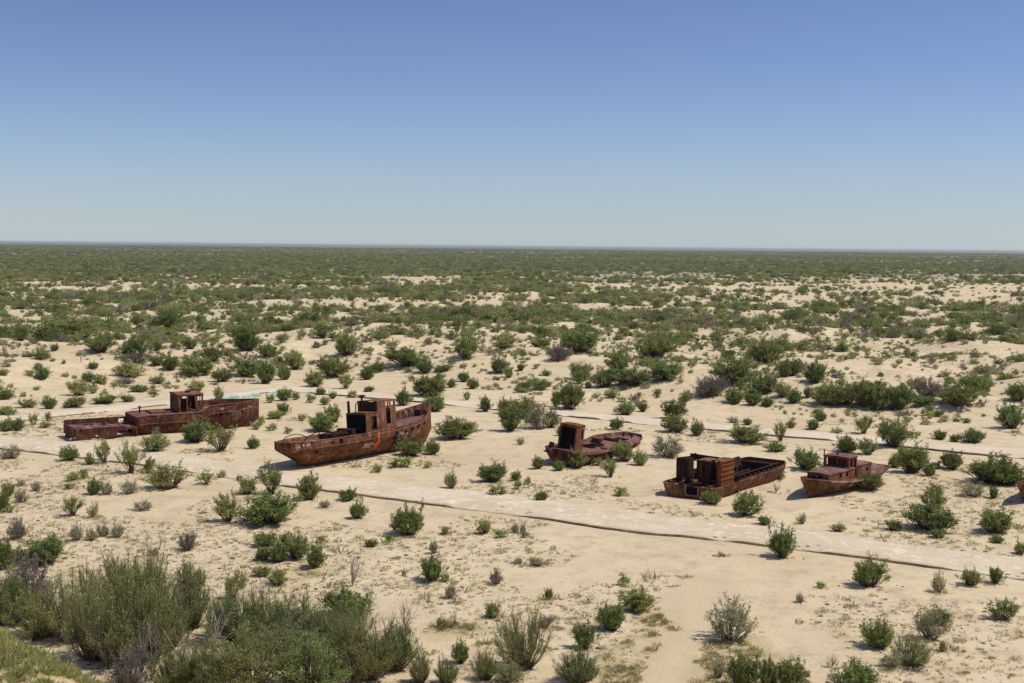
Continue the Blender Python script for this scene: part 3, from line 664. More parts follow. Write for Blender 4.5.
def joined(key_leaf, arr, bark_m):
    sv, sf, lv, lf = arr
    V_ = np.vstack([sv, lv]); F_ = np.vstack([sf, lf + len(sv)])
    return np_mesh('scrub_plant', V_, F_, [M[bark_m], M[key_leaf]], np.concatenate([np.zeros(len(sf), int), np.ones(len(lf), int)]))
FARP_ = [joined('leafD', shrub_mesh(900, 'dome', 34, 26, 0.10), 'bark'), joined('leafD', shrub_mesh(901, 'wide', 34, 26, 0.10), 'bark'), joined('leafO', shrub_mesh(902, 'open', 30, 26, 0.10), 'bark'),
         joined('leafD', shrub_mesh(903, 'dome', 36, 24, 0.10), 'bark'), joined('leafG', shrub_mesh(904, 'open', 30, 24, 0.09), 'barkX'), joined('leafP', shrub_mesh(905, 'dome', 26, 26, 0.09), 'barkX'),
         joined('leafO', shrub_mesh(906, 'wide', 30, 26, 0.10), 'bark'), joined('leafL', shrub_mesh(907, 'dome', 20, 20, 0.14), 'bark')]
rng = np.random.default_rng(5)
pts = []
# (y range of the photograph's distance, plants per m2 tried, size multiplier)
bands = [(125, 290, 0.15, 0.85), (290, 500, 0.155, 0.88), (500, 900, 0.085, 1.05), (900, 1700, 0.030, 1.5), (1700, 3200, 0.0100, 2.1), (3200, 7500, 0.0019, 3.4)]
for (ya, yb, dens, mul) in bands:
    n = int(dens * 1.06 * (yb ** 2 - ya ** 2) / 1.0 * 0.52)
    rad = np.sqrt(rng.uniform(ya ** 2, yb ** 2, n)); th = rng.uniform(-0.52, 0.52, n)
    x_ = rad * np.tan(th) * .98; y_ = rad
    d_ = y_ - path_line_y(x_)
    left = np.clip(-x_ / (y_ * 0.4), -1, 1)                    # -1 right edge .. 1 left edge
    dn = fbm(x_ / 8., y_ / 10., 61, 3) * 0.6 + fbm(x_ / 48., y_ / 70., 71, 3) * 0.4
    cov = 0.58 + 0.14 * left * sstep(230, 400, y_) - 0.10 * (1 - sstep(180, 300, y_))
    cov = cov - 0.42 * sstep(300, 460, y_) * (1 - sstep(800, 1000, y_ + 200 * left)) * np.clip(0.55 - left, 0, 1)
    cov = cov + 0.45 * sstep(800, 1050, y_ + 150 * left)
    keep = rng.uniform(size=n) < np.clip((dn - 0.5) * 3.6 + cov, 0.10, 1)
    keep &= d_ > rng.uniform(7, 24, n)
    py = 246 + 26000 / np.maximum(y_, 1)                       # the measured shrubs already stand on the nearest dunes
    near_ = py > 350
    keep &= (~near_) | (rng.uniform(size=n) < 0.46)
    x_, y_, dn, near_ = x_[keep], y_[keep], dn[keep], near_[keep]
    n = len(x_)
    s_ = mul * np.clip(rng.lognormal(0.72, 0.45, n), .6, 5.2) * (0.85 + 0.9 * np.clip((dn - .5) * 3, 0, .6))
    s_ = np.where(near_, s_ * 0.62, s_)
    hgt = s_ * rng.uniform(0.42, 0.72, n) / (mul ** 0.62)
    hgt = np.minimum(hgt, 2.6)
    pts.append(np.column_stack([x_, y_, terrain(x_, y_) - 0.05, s_, hgt, rng.uniform(0, 6.28, n), rng.choice(8, n, p=[.15, .13, .15, .14, .17, .08, .12, .06])]))
# small tufts among the dune shrubs
n = 16000; x_ = rng.uniform(-150, 150, n); y_ = rng.uniform(116, 330, n); d_ = y_ - path_line_y(x_)
k_ = (d_ > 4) & (np.abs(x_) < y_ * .5) & (fbm(x_ / 12., y_ / 12., 88, 2) > 0.46); x_, y_ = x_[k_], y_[k_]; n = len(x_)
s_ = np.clip(rng.lognormal(-0.35, 0.45, n), .2, 2); pts.append(np.column_stack([x_, y_, terrain(x_, y_) - 0.02, s_, s_ * rng.uniform(.4, .7, n), rng.uniform(0, 6.28, n), rng.choice([2, 4, 5, 6, 7, 7], n)]))
P_ = np.vstack(pts); print('scrub points', len(P_))
instancer('scrubland', P_[:, :3], P_[:, [3, 3, 4]], P_[:, 5], P_[:, 6].astype(int), FARP_, 'endless green scrub covering the plain to the horizon')

# dry litter, seedlings and pebbles on the near sand
def tuft(seed, n, spread, ln, wd, mat):
    rng_ = np.random.default_rng(seed); ph = rng_.uniform(0, 6.28, n); rd = spread * np.sqrt(rng_.uniform(0, 1, n))
    C_ = np.column_stack([rd * np.cos(ph), rd * np.sin(ph), np.zeros(n)]); D_ = np.column_stack([np.cos(ph) * .5, np.sin(ph) * .5, np.ones(n)]) + rng_.normal(size=(n, 3)) * .35
    D_[:, 2] = np.abs(D_[:, 2]); D_ /= np.linalg.norm(D_, axis=1, keepdims=True)
    v_, f_ = leaves_np(rng_, C_, D_, ln * rng_.uniform(.5, 1.2, n), np.full(n, wd)); return np_mesh('tuft', v_, f_, [M[mat]])
def pebble(seed, mat):
    rng_ = np.random.default_rng(seed); b = bpy.data.meshes.new('pebble')
    import bmesh
    bm = bmesh.new(); bmesh.ops.create_icosphere(bm, subdivisions=2, radius=0.5)
    for v in bm.verts: v.co *= 0.75 + 0.5 * float(vnoise(v.co.x * 3 + seed, v.co.y * 3 + v.co.z * 2.1, seed)); v.co.z *= 0.5
    bm.to_mesh(b); bm.free(); b.materials.append(M[mat]); return b
t = NT('brown_litter'); oi = t.n('ShaderNodeObjectInfo'); t.bsdf(t.ramp(oi.outputs['Random'], [(0, (0.10, 0.07, 0.045)), (1, (0.26, 0.19, 0.12))]), 0.9); M['litter'] = t.m
t = NT('pale_stone'); oi = t.n('ShaderNodeObjectInfo'); t.bsdf(t.ramp(oi.outputs['Random'], [(0, (0.50, 0.405, 0.28)), (1, (0.70, 0.61, 0.46))]), 0.9); M['stone'] = t.m
LIT = [tuft(1, 26, .35, .55, .03, 'leafY'), tuft(2, 18, .3, .5, .03, 'leafG'), pebble(3, 'litter'), pebble(4, 'litter'), tuft(5, 20, .3, .5, .04, 'leafO'), tuft(6, 22, .45, .35, .03, 'leafP'), tuft(7, 24, .3, .5, .045, 'leafL')]
rng = np.random.default_rng(15)
n = 62000; x_ = rng.uniform(-62, 62, n); y_ = rng.uniform(52, 150, n)
k_ = (np.abs(x_) < y_ * .5) & (y_ < path_line_y(x_) + 8)
dn = fbm(x_ / 7., y_ / 7., 91, 3) * .6 + fbm(x_ / 22., y_ / 22., 95, 2) * .4
left = np.clip(-x_ / (y_ * .4), -1, 1)
k_ &= dn > (0.53 - 0.10 * np.clip(left, -.3, 1) + 0.05 * (y_ > 95)) 
k_ &= poly_mask([(636, 683), (648, 655), (655, 625), (668, 598), (700, 575), (730, 575), (722, 610), (700, 640), (690, 660), (694, 683)], x_, y_, .5) < .5
pathpoly = np.vstack([P1A, P1B[::-1]]); inside = np.zeros(n, bool)
for kk in range(len(pathpoly)):
    a = pathpoly[kk]; b = pathpoly[(kk + 1) % len(pathpoly)]
    inside ^= ((a[1] > y_) != (b[1] > y_)) & (x_ < (b[0] - a[0]) * (y_ - a[1]) / (b[1] - a[1] + 1e-12) + a[0])
k_ &= ~inside
x_, y_ = x_[k_], y_[k_]
for (sx, sy, sw) in SHRUB_XY:
    if sy > 130: continue
    m_ = int(rng.integers(5, 14)); an_ = rng.uniform(0, 6.283, m_); rd = sw * rng.uniform(.35, .95, m_)
    x_ = np.concatenate([x_, sx + rd * np.cos(an_)]); y_ = np.concatenate([y_, sy + rd * np.sin(an_) * .9])
n = len(x_); print('litter', n)
ix = rng.choice(7, n, p=[.2, .14, .24, .14, .06, .18, .04])
s_ = rng.lognormal(-1.28, 0.45, n); s_ = np.where((ix == 2) | (ix == 3), s_ * .42, s_)
instancer('ground_litter', np.column_stack([x_, y_, terrain(x_, y_)]), np.column_stack([s_, s_, s_ * .8]), rng.uniform(0, 6.28, n), ix, LIT, 'dry tufts, twigs and pebbles littering the sand')
# yellow dry growth by the track, and the bank top in the corner
def scatter_poly(px_poly, n):
    P = np.array([px_ground(*q)[0][:2] for q in px_poly]); lo = P.min(0); hi = P.max(0); xy = rng.uniform(lo, hi, (n, 2))
    ins = np.zeros(n, bool)
    for k in range(len(P)):
        a = P[k]; b = P[(k + 1) % len(P)]
        ins ^= ((a[1] > xy[:, 1]) != (b[1] > xy[:, 1])) & (xy[:, 0] < (b[0] - a[0]) * (xy[:, 1] - a[1]) / (b[1] - a[1] + 1e-12) + a[0])
    return xy[ins]
xy = np.vstack([scatter_poly(pl, q) for pl, q in (([(600, 690), (606, 655), (625, 640), (655, 632), (668, 640), (650, 655), (640, 690)], 900), ([(692, 690), (694, 655), (712, 640), (755, 640), (770, 660), (800, 690)], 700),
    ([(430, 632), (440, 622), (480, 624), (470, 634)], 160), ([(640, 618), (668, 612), (678, 630), (650, 634)], 260), ([(500, 640), (590, 605), (620, 612), (600, 640)], 240))])
k_ = fbm(xy[:, 0] / 1.1, xy[:, 1] / 1.1, 57, 3) > .47; xy = xy[k_]; n = len(xy); s_ = rng.lognormal(-1.25, .4, n)
instancer('dry_grass', np.column_stack([xy, terrain(xy[:, 0], xy[:, 1])]), np.column_stack([s_, s_, s_ * .8]), rng.uniform(0, 6.28, n), rng.choice([0, 0, 0, 4, 5], n), LIT, 'yellow dry grass beside the sandy track')
n = 34000; x_ = rng.uniform(-30, -7, n); y_ = rng.uniform(24, 46, n); k_ = (np.exp(-((x_ + 19) / 8.) ** 2 - ((y_ - 36) / 7.) ** 2) > .22) & (fbm(x_ / 1.5, y_ / 1.5, 55, 2) > .28)
x_, y_ = x_[k_], y_[k_]; n = len(x_); s_ = rng.lognormal(-1.35, .4, n)
instancer('bank_grass', np.column_stack([x_, y_, terrain(x_, y_)]), np.column_stack([s_, s_, s_]), rng.uniform(0, 6.28, n), rng.choice([0, 0, 4, 4, 6, 6, 1], n), LIT, 'yellow-green low growth on the near bank top')
# loose pale stones bedded in the near path
q = rng.uniform(0, 1, 2600); f_ = rng.uniform(0.12, .92, 2600); ii = (q * (len(P1A) - 1)).astype(int); xy = P1A[ii] * f_[:, None] + P1B[ii] * (1 - f_[:, None]) + rng.normal(size=(2600, 2)) * .12
k_ = fbm(xy[:, 0] / 3., xy[:, 1] / 3., 66, 2) > .45; xy = xy[k_]; f_ = f_[k_]; n = len(xy); s_ = rng.lognormal(-1.45, .4, n)
instancer('path_stones', np.column_stack([xy, terrain(xy[:, 0], xy[:, 1]) + .16 * (1 - .93 * sstep(.55, 1, f_)) - .01]), np.column_stack([s_, s_, s_ * .22]), rng.uniform(0, 6.28, n), rng.integers(0, 2, n), [pebble(21, 'stone'), pebble(22, 'stone')], 'pale flat stones bedded in the near path')
# ------------------------------------------------------------------ boats
def hermite(xs, ys, q):
    xs = np.array(xs, float); ys = np.array(ys, float); d = np.diff(ys) / np.diff(xs); m_ = np.zeros(len(xs)); m_[0] = d[0]; m_[-1] = d[-1]
    for k in range(1, len(xs) - 1): m_[k] = 0 if d[k - 1] * d[k] <= 0 else 2 * d[k - 1] * d[k] / (d[k - 1] + d[k])
    i = np.clip(np.searchsorted(xs, q) - 1, 0, len(xs) - 2); h = xs[i + 1] - xs[i]; t_ = (q - xs[i]) / h
    return (2 * t_**3 - 3 * t_**2 + 1) * ys[i] + (t_**3 - 2 * t_**2 + t_) * h * m_[i] + (-2 * t_**3 + 3 * t_**2) * ys[i + 1] + (t_**3 - t_**2) * h * m_[i + 1]

class Hull:
    def __init__(s, st, n=56, nt=11, vt=0.0):
        st = np.array(st, float); s.st = st; s.vt = vt; s.x0, s.x1 = st[0, 0], st[-1, 0]
        s.q = np.linspace(s.x0, s.x1, n); s.nt = nt
    def at(s, x):
        x = np.atleast_1d(np.asarray(x, float)); return [hermite(s.st[:, 0], s.st[:, k], x) for k in range(1, 5)]
    def y_at(s, x, z):
        hb, zk, zt, p = [float(k[0]) for k in s.at(x)]
        return s.prof(hb, zk, zt, p, z)
    def prof(s, hb, zk, zt, p, z):
        zs = max(zt - s.vt, zk + .3 * (zt - zk)); t_ = min(max((z - zk) / (zs - zk), 0.0), 1.0 if s.vt else 1.15); return hb * t_ ** p      # upright upper strake over flared bilges
    def shell(s, x0=None, x1=None, dent=0.03, seed=1):
        mb = MB(); n = len(s.q); hb, zk, zt, p = s.at(s.q); T = np.linspace(0, 1, s.nt) ** 1.7
        for i in range(n):
            for sd in (1, -1):
                for t_ in T:
                    z_ = zk[i] + (zt[i] - zk[i]) * t_; y_ = s.prof(hb[i], zk[i], zt[i], p[i], z_)
                    b = dent * (float(vnoise(s.q[i] * 1.1 + 40 * sd, z_ * 1.6, seed)) - .5) * 2 * min(1, t_ * 4)
                    mb.v.append((s.q[i], sd * (y_ + b), z_))
        W = 2 * s.nt
        for i in range(n - 1):
            for j in range(s.nt - 1):
                a = i * W + j; mb.f.append((a, a + 1, a + W + 1, a + W)); a += s.nt; mb.f.append((a, a + W, a + W + 1, a + 1))
        mb.f.append(tuple(range(s.nt)) + tuple(range(2 * s.nt - 1, s.nt - 1, -1)))       # transom
        e = (n - 1) * W; mb.f.append(tuple(e + k for k in range(s.nt))[::-1] + tuple(e + k for k in range(s.nt, 2 * s.nt)))
        return mb
    def deck(s, x0, x1, inset, n=24, crown=0.04, edge=0.035):
        mb = MB(); q = np.linspace(x0, x1, n); rows = []
        for x in q:
            hb, zk, zt, p = [float(k[0]) for k in s.at(x)]; ins = inset(x) if callable(inset) else inset; z_ = zt - ins
            y_ = max(s.prof(hb, zk, zt, p, max(z_, zk + .02)) - edge, 0.02)
            rows.append([(x, y_ * k, z_ + crown * (1 - k * k)) for k in np.linspace(-1, 1, 9)])
        for r_ in rows: mb.v.extend(r_)
        for i in range(n - 1):
            for j in range(8): a = i * 9 + j; mb.f.append((a, a + 1, a + 10, a + 9))
        return mb
    def rail(s, x0, x1, dz, r_, side=(-1, 1), n=40):
        mb = MB()
        for sd in side:
            pts = []
            for x in np.linspace(x0, x1, n):
                zt = float(s.at(x)[2][0]); pts.append((x, sd * (s.y_at(x, zt + dz) + r_ * .4), zt + dz))
            mb.tube(pts, r_, 6)
        return mb
    def bulwark(s, x0, x1, hfun, sides=(-1, 1), n=24, flare=0.12, th=0.05):
        mb = MB()
        for sd in sides:
            lo, hi = [], []
            for x in np.linspace(x0, x1, n):
                hb, zk, zt, p = [float(k[0]) for k in s.at(x)]; h_ = hfun(x)
                lo.append((x, sd * (hb - .01), zt + .004)); hi.append((x + flare * h_ * .6, sd * (hb + flare * h_), zt + h_))
            o = len(mb.v); mb.v += lo + hi
            for i in range(n - 1): mb.f.append((o + i, o + i + 1, o + n + i + 1, o + n + i))
        return mb

def bvh_of(o):
    me = o.data; return BVHTree.FromPolygons([v.co.copy() for v in me.vertices], [tuple(p.vertices) for p in me.polygons])
def strokes(bvh, lines, wd, side=-1, off=0.034):
    """hand-painted strokes: polylines in (x,z) laid on the plate as real ribbons of paint"""
    mb = MB()
    for ln in lines:
        P = []
        for a, b in zip(ln[:-1], ln[1:]):
            k = max(2, int(math.hypot(b[0] - a[0], b[1] - a[1]) / 0.06))
            P += [(a[0] + (b[0] - a[0]) * i / k, a[1] + (b[1] - a[1]) * i / k) for i in range(k)]
        P.append(ln[-1]); H = []
        for x, z_ in P:
            h_ = bvh.ray_cast(Vector((x, side * 12, z_)), Vector((0, -side, 0)))
            if h_[0] is not None:
                nn = h_[1] if h_[1].y * side > 0 else -h_[1]; H.append((h_[0] + nn * off, nn))
        if len(H) < 2: continue
        o = len(mb.v)
        for i, (p, nn) in enumerate(H):
            t_ = (H[min(i + 1, len(H) - 1)][0] - H[max(i - 1, 0)][0]).normalized(); sdv = t_.cross(nn).normalized() * (wd / 2 * (0.8 + .4 * random.random()))
            mb.v += [tuple(p + sdv), tuple(p - sdv)]
        for i in range(len(H) - 1): mb.f.append((o + 2 * i, o + 2 * i + 1, o + 2 * i + 3, o + 2 * i + 2))
    return mb
def patch(bvh, outline, side=-1, off=0.030):
    """filled sprayed shape: polygon in (x,z) gridded on the plate"""
    mb = MB(); xs = [q[0] for q in outline]; zs = [q[1] for q in outline]; st = 0.05
    def ins(x, z_):
        c = False
        for a, b in zip(outline, outline[1:] + outline[:1]):
            if (a[1] > z_) != (b[1] > z_) and x < (b[0] - a[0]) * (z_ - a[1]) / (b[1] - a[1]) + a[0]: c = not c
        return c
    x = min(xs)
    while x < max(xs):
        z_ = min(zs)
        while z_ < max(zs):
            if ins(x + st / 2, z_ + st / 2):
                q = []
                for dx, dz in ((0, 0), (st, 0), (st, st), (0, st)):
                    h_ = bvh.ray_cast(Vector((x + dx, side * 12, z_ + dz)), Vector((0, -side, 0)))
                    if h_[0] is None: break
                    nn = h_[1] if h_[1].y * side > 0 else -h_[1]; q.append(h_[0] + nn * off)
                if len(q) == 4: mb.add(q, [(0, 1, 2, 3)])
            z_ += st
        x += st
    return mb
def porthole(parent, bvh, x, z_, r_=0.13, side=-1, square=False):
    h_ = bvh.ray_cast(Vector((x, side * 12, z_)), Vector((0, -side, 0)))
    if h_[0] is None: return
    nn = (h_[1] if h_[1].y * side > 0 else -h_[1]).normalized(); c = h_[0]; a = Vector((0, 0, 1)).cross(nn).normalized(); b = nn.cross(a)
    n = 4 if square else 16; ph = math.pi / 4 if square else 0; mb = MB(); rg = []
    for (rad, off) in ((r_ * 1.3, .02), (r_ * 1.25, .055), (r_, .055), (r_ * .95, .031)):
        rg.append([c + nn * off + (a * math.cos(2 * math.pi * k / n + ph) + b * math.sin(2 * math.pi * k / n + ph)) * rad for k in range(n)])
    mb.v = [tuple(q) for g in rg for q in g]
    for i in range(3):
        for k in range(n): mb.f.append((i * n + k, i * n + (k + 1) % n, (i + 1) * n + (k + 1) % n, (i + 1) * n + k))
    f_ = mb.build('porthole', M['rust_dark'], parent)
    d_ = MB(); d_.add(rg[3], [tuple(range(n))]); d_.build('dark_opening', M['hole'], f_) if False else None
    me = f_.data; me.materials.append(M['hole'])
    import bmesh
    bm = bmesh.new(); bm.from_mesh(me); vs = [bm.verts.new(q) for q in rg[3]]; fc = bm.faces.new(vs); fc.material_index = 1; bm.to_mesh(me); bm.free()  # flat disc coloured near-black as the shade inside the porthole
    return f_

def place(name, a, b, xa, label, sink=0.10, roll=0, pitch=0, zfix=0):
    def flat(q):
        v = px_dir(*q); return CAMP + v * (-CAMZ / v[2])
    pa, pb = flat(a), flat(b)
    hd = math.atan2(pb[1] - pa[1], pb[0] - pa[0]); dx, dy = math.cos(hd), math.sin(hd)
    rx, ry = pa[0] - xa * dx, pa[1] - xa * dy
    o = empty(name, (rx, ry, -sink + zfix), (R(roll), R(pitch), hd))
    print(name, 'heading', round(math.degrees(hd), 1), 'len', round(math.hypot(pb[0] - pa[0], pb[1] - pa[1]), 1), 'root', round(rx, 1), round(ry, 1))
    return tag(o, label, 'boat', 'rusted boats stranded on the sand')
X_, Y_, Z_ = (1, 0, 0), (0, 1, 0), (0, 0, 1)
def boxhouse(parent, name, x0, x1, y0, y1, z0, h, mat, th=0.06, aft=(), fore=(), star=(), port=(), skip=''):
    """four plate walls with real openings; star/port u runs aft to fore, aft/fore u runs starboard to port"""
    mb = MB(); L_ = x1 - x0; W = y1 - y0
    if 's' not in skip: mb.wall((x0, y0, z0), X_, Z_, L_, h, -th, star)
    if 'p' not in skip: mb.wall((x0, y1, z0), X_, Z_, L_, h, th, port)
    if 'a' not in skip: mb.wall((x0, y0 + th, z0), Y_, Z_, W - 2 * th, h - .002, th, aft)
    if 'f' not in skip: mb.wall((x1 - th, y0 + th, z0), Y_, Z_, W - 2 * th, h - .002, th, fore)
    return mb.build(name, mat, parent)
def slab(parent, name, x0, x1, y0, y1, z0, th, mat, slope=0, sag=0.03):
    mb = MB(); n = 7
    for k in (0, 1):
        for i in range(n):
            for j in range(n):
                x = x0 + (x1 - x0) * i / (n - 1); y_ = y0 + (y1 - y0) * j / (n - 1)
                mb.v.append((x, y_, z0 + k * th + slope * (x - x0) + sag * (vnoise(x * .9 + z0, y_ * .9, 4) - .5) + .05 * (1 - (2 * j / (n - 1) - 1) ** 2)))
    for i in range(n - 1):
        for j in range(n - 1):
            a = i * n + j; mb.f.append((a, a + n, a + n + 1, a + 1)); a += n * n; mb.f.append((a, a + 1, a + n + 1, a + n))
    for i in range(n - 1):
        for (p, q) in ((i * n, (i + 1) * n), ((i + 1) * n + n - 1, i * n + n - 1), (i + 1, i), ((n - 1) * n + i, (n - 1) * n + i + 1)):
            mb.f.append((p, q, q + n * n, p + n * n))
    return mb.build(name, mat, parent)
def circ(x, z_, r_, a0=0, a1=6.283, n=14): return [(x + r_ * math.cos(a0 + (a1 - a0) * k / n), z_ + r_ * math.sin(a0 + (a1 - a0) * k / n)) for k in range(n + 1)]

# ---- 1 the long cargo boat, stern half broken open -------------------------------------------------------------
b1 = place('cargo_boat', (74, 439), (243, 427.5), 0.6, 'long rusty cargo boat with broken-open stern and white scrawl on its bow', 0.12)
H = Hull([(6.4, 2.25, .30, 2.25, .22), (8, 2.3, .12, 2.35, .24), (12, 2.3, 0, 2.35, .25), (13.2, 2.3, 0, 2.42, .27), (14.2, 2.28, 0, 3.0, .30), (16.5, 2.05, 0, 3.1, .38), (18.2, 1.35, .08, 3.12, .5), (19.2, .7, .25, 3.15, .6), (20.3, .06, 1.1, 3.2, .7)], nt=13, vt=.9)
hu = H.shell(seed=3).build('hull', M['rust_deep'], b1, smooth=True, solid=.05); bv = bvh_of(hu)
H.deck(6.45, 13.75, .06, crown=.05).build('deck', M['deck'], b1); H.deck(13.8, 19.8, lambda x: .34 + .38 * float(sstep(13.8, 14.4, x))).build('foredeck', M['deck'], b1)
H.rail(6.5, 13.2, 0.0, .05).build('gunwale', M['rust_red'], b1); H.rail(13.4, 20.2, -.02, .06).build('bulwark_rail', M['rust_red'], b1); H.rail(6.6, 19.8, -.85, .05).build('rubbing_strake', M['rust_red'], b1)
mb = MB(); mb.wall((.25, -2.25, .02), X_, Z_, 6.2, 1.42, -.05, [(0.0, 0, .5, .12), (1.5, .22, 2.5, .50), (1.2, .0, 2.9, .24), (1.8, .5, 2.2, .66), (3.7, 0, 6.2, .42), (4.1, .4, 6.0, .90), (4.5, .88, 5.0, 1.0), (5.2, .88, 5.9, 1.08), (2.9, 0, 3.3, .12), (.7, 1.28, 1.9, 1.43), (5.0, 1.3, 6.2, 1.43)])
for k in range(7): mb.tube([(.3 + k * .95, -2.20, .5), (.3 + k * .95, -2.20, 1.42)], .04, 5)
mb.build('stern_side_plate', M['rust_deep'], b1)
mb = MB(); mb.wall((.1, 2.2, .1), X_, Z_, 6.6, 1.75, .05, [(5.55, 1.15, 6.1, 1.55), (0, 0, .35, .5)])
for k in range(8): mb.tube([(.3 + k * .85, 2.14, .6), (.3 + k * .85, 2.14, 1.82)], .035, 5)
mb.build('stern_side_plate', M['rust_deep'], b1)
mb = MB(); mb.wall((.1, -2.18, .12), Y_, Z_, 4.3, 1.32, -.05, [(.45, 0, 1.6, .32), (1.6, 0, 2.4, .15), (3.6, 0, 4.3, .42)]); mb.build('transom', M['rust_deep'], b1)
mb = MB(); g = 22; rng = np.random.default_rng(3)
for i in range(g):
    for j in range(14):
        x = .35 + 6.0 * i / g; y_ = -2.15 + 4.25 * j / 14; hole = vnoise(x * .9, y_ * .9, 14) > .60 or (x > 3.4 and y_ > -1.2 and vnoise(x, y_, 31) > .4)
        if hole: continue
        z_ = [1.38 + .10 * vnoise((x + a) * .8, (y_ + b) * .8, 8) - .10 for a, b in ((0, 0), (6.0 / g, 0), (6.0 / g, 4.25 / 14), (0, 4.25 / 14))]
        mb.add([(x, y_, z_[0]), (x + 6.0 / g, y_, z_[1]), (x + 6.0 / g, y_ + 4.25 / 14, z_[2]), (x, y_ + 4.25 / 14, z_[3])], [(0, 1, 2, 3)])
for k in range(7): mb.tube([(.4 + k * .95, -2.2, 1.34), (.4 + k * .95, 2.15, 1.34)], .05, 5)
mb.build('stern_deck_plates', M['deck'], b1, solid=.02)
mb = MB(); mb.wall((6.45, -2.2, .4), Y_, Z_, 4.4, 1.75, .05, [(1.2, .2, 2.2, 1.2), (3.0, .1, 3.9, .8)]); mb.build('bulkhead', M['rust_dark'], b1)
mb = MB(); mb.tube([(7.4, .4, 2.35), (7.4, .4, 3.0)], .09, 10); mb.tube([(7.4, .4, 3.0), (7.4, .4, 3.06)], .16, 10); mb.build('bollard', M['rust_dark'], b1)
mb = MB(); mb.wall((8.2, -1.1, 2.34), X_, Z_, 2.0, .2, -.05); mb.wall((8.2, 1.1, 2.34), X_, Z_, 2.0, .2, .05); mb.wall((8.2, -1.1, 2.34), Y_, Z_, 2.2, .2, .05); mb.wall((10.2, -1.1, 2.34), Y_, Z_, 2.2, .2, .05); mb.box((9.2, 0, 2.46), (1.95, 2.1, .05)); mb.build('hatch', M['rust_red'], b1)
wh = boxhouse(b1, 'wheelhouse', 10.95, 13.6, -1.5, 1.5, 2.38, 1.8, M['rust'], aft=[(1.7, .95, 2.2, 1.5)], star=[(.2, .05, .85, 1.66), (1.0, .1, 1.8, 1.66), (2.05, 1.0, 2.45, 1.6)], port=[(1.3, 1.1, 1.9, 1.62)], fore=[(.2, .95, .9, 1.55), (1.05, .95, 1.8, 1.55), (1.95, .95, 2.65, 1.55)])
slab(wh, 'roof', 10.87, 13.68, -1.56, 1.56, 4.185, .07, M['rust_red'])
mb = MB(); mb.tube([(12.3, -.3, 4.28), (12.3, -.3, 4.5)], .12, 10); mb.box((12.5, .4, 4.34), (.6, .3, .1)); mb.build('roof_fitting', M['rust_dark'], wh)
for x, z_ in ((15.3, 1.95), (16.05, 1.98), (18.0, 2.15)): porthole(hu, bv, x, z_, .15)
mb = strokes(bv, [circ(17.15, 1.75, .52), circ(17.12, 1.98, .2), circ(17.22, 1.45, .16), [(16.9, 1.6), (17.45, 1.92)]], .07)
mb2 = strokes(bv, [[(a + .8, b) for a, b in l_] for l_ in [[(17.85, 2.55), (17.95, 1.5)], [(17.75, 2.5), (18.25, 2.55)], [(18.2, 2.6), (18.05, 1.9)], [(18.15, 2.3), (18.5, 2.5), (18.55, 1.9)], [(17.2, 2.45), (17.5, 2.0)], [(17.5, 2.45), (17.25, 2.0)]]], .08)
mb.add(mb2.v, mb2.f); mb.build('painted_scrawl', M['pale'], hu)
patch(bv, [(15.15, 2.5), (15.65, 2.5), (15.65, 2.72), (15.15, 2.72)]).build('painted_plate', M['pale'], hu)

# ---- 2 the trawler with orange mark ----------------------------------------------------------------------------
b2 = place('fishing_trawler', (300, 468), (420, 447), 1.9, 'rusty trawler with a two-tier wheelhouse and an orange-red mark on its side', 0.02, roll=-4.5)
H = Hull([(0, 1.05, 1.70, 2.52, .18), (.35, 1.35, 1.52, 2.5, .28), (1.0, 1.8, 1.12, 2.48, .4), (1.9, 2.1, .45, 2.46, .6), (2.7, 2.25, 0, 2.48, .66), (5, 2.32, 0, 2.45, .62), (9, 2.35, 0, 2.5, .62), (12, 2.3, 0, 2.58, .62), (14.3, 2.05, 0, 2.68, .62), (16.7, 1.55, .05, 2.90, .54), (18.4, .95, .25, 3.22, .58), (19.8, .06, 1.6, 3.50, .7)], nt=15, vt=.72)
hu = H.shell(seed=5).build('hull', M['rust'], b2, smooth=True, solid=.05); bv = bvh_of(hu)
H.deck(.3, 19.1, lambda x: .28 - .2 * float(sstep(12, 14, x)), 40).build('deck', M['deck'], b2)
H.rail(.2, 19.7, 0, .06).build('gunwale', M['rust_red'], b2); H.rail(.3, 9, -.62, .05).build('rubbing_strake', M['rust_red'], b2); H.rail(9, 19.1, -.30, .05).build('rubbing_strake', M['rust_red'], b2)
H.bulwark(13.2, 19.7, lambda x: .45 + .40 * float(sstep(13, 17, x)), (1,)).build('bulwark', M['rust_red'], b2, solid=.04)
H.bulwark(13.3, 18.0, lambda x: .02 + .10 * float(sstep(13, 14, x)), (-1,)).build('bulwark', M['rust_red'], b2, solid=.04)
H.bulwark(17.95, 19.7, lambda x: .72, (-1,)).build('bulwark', M['rust_red'], b2, solid=.04)
mb = MB()
for k in range(9):
    x = 13.6 + k * .62; hb = float(H.at(x)[0][0]); zt = float(H.at(x)[2][0]); mb.tube([(x, hb - .30, zt), (x, hb - .02, zt + .45 + .04 * k)], .05, 6)
mb.build('bulwark_stays', M['rust_dark'], b2)
mb = MB(); x = 17.6; mb.box((18.5, .15, 3.35), (.9, .7, .7)); mb.build('bow_locker', M['rust_dark'], b2, bevel=.03)
ho = boxhouse(b2, 'deckhouse', 9.3, 13.4, -1.3, 1.3, 2.2, 1.95, M['rust_red'], star=[(.75, .35, 1.45, 1.65), (2.75, .75, 3.35, 1.951)], port=[(1.2, .4, 1.9, 1.6)], aft=[(.06, .08, 2.42, 1.85)])
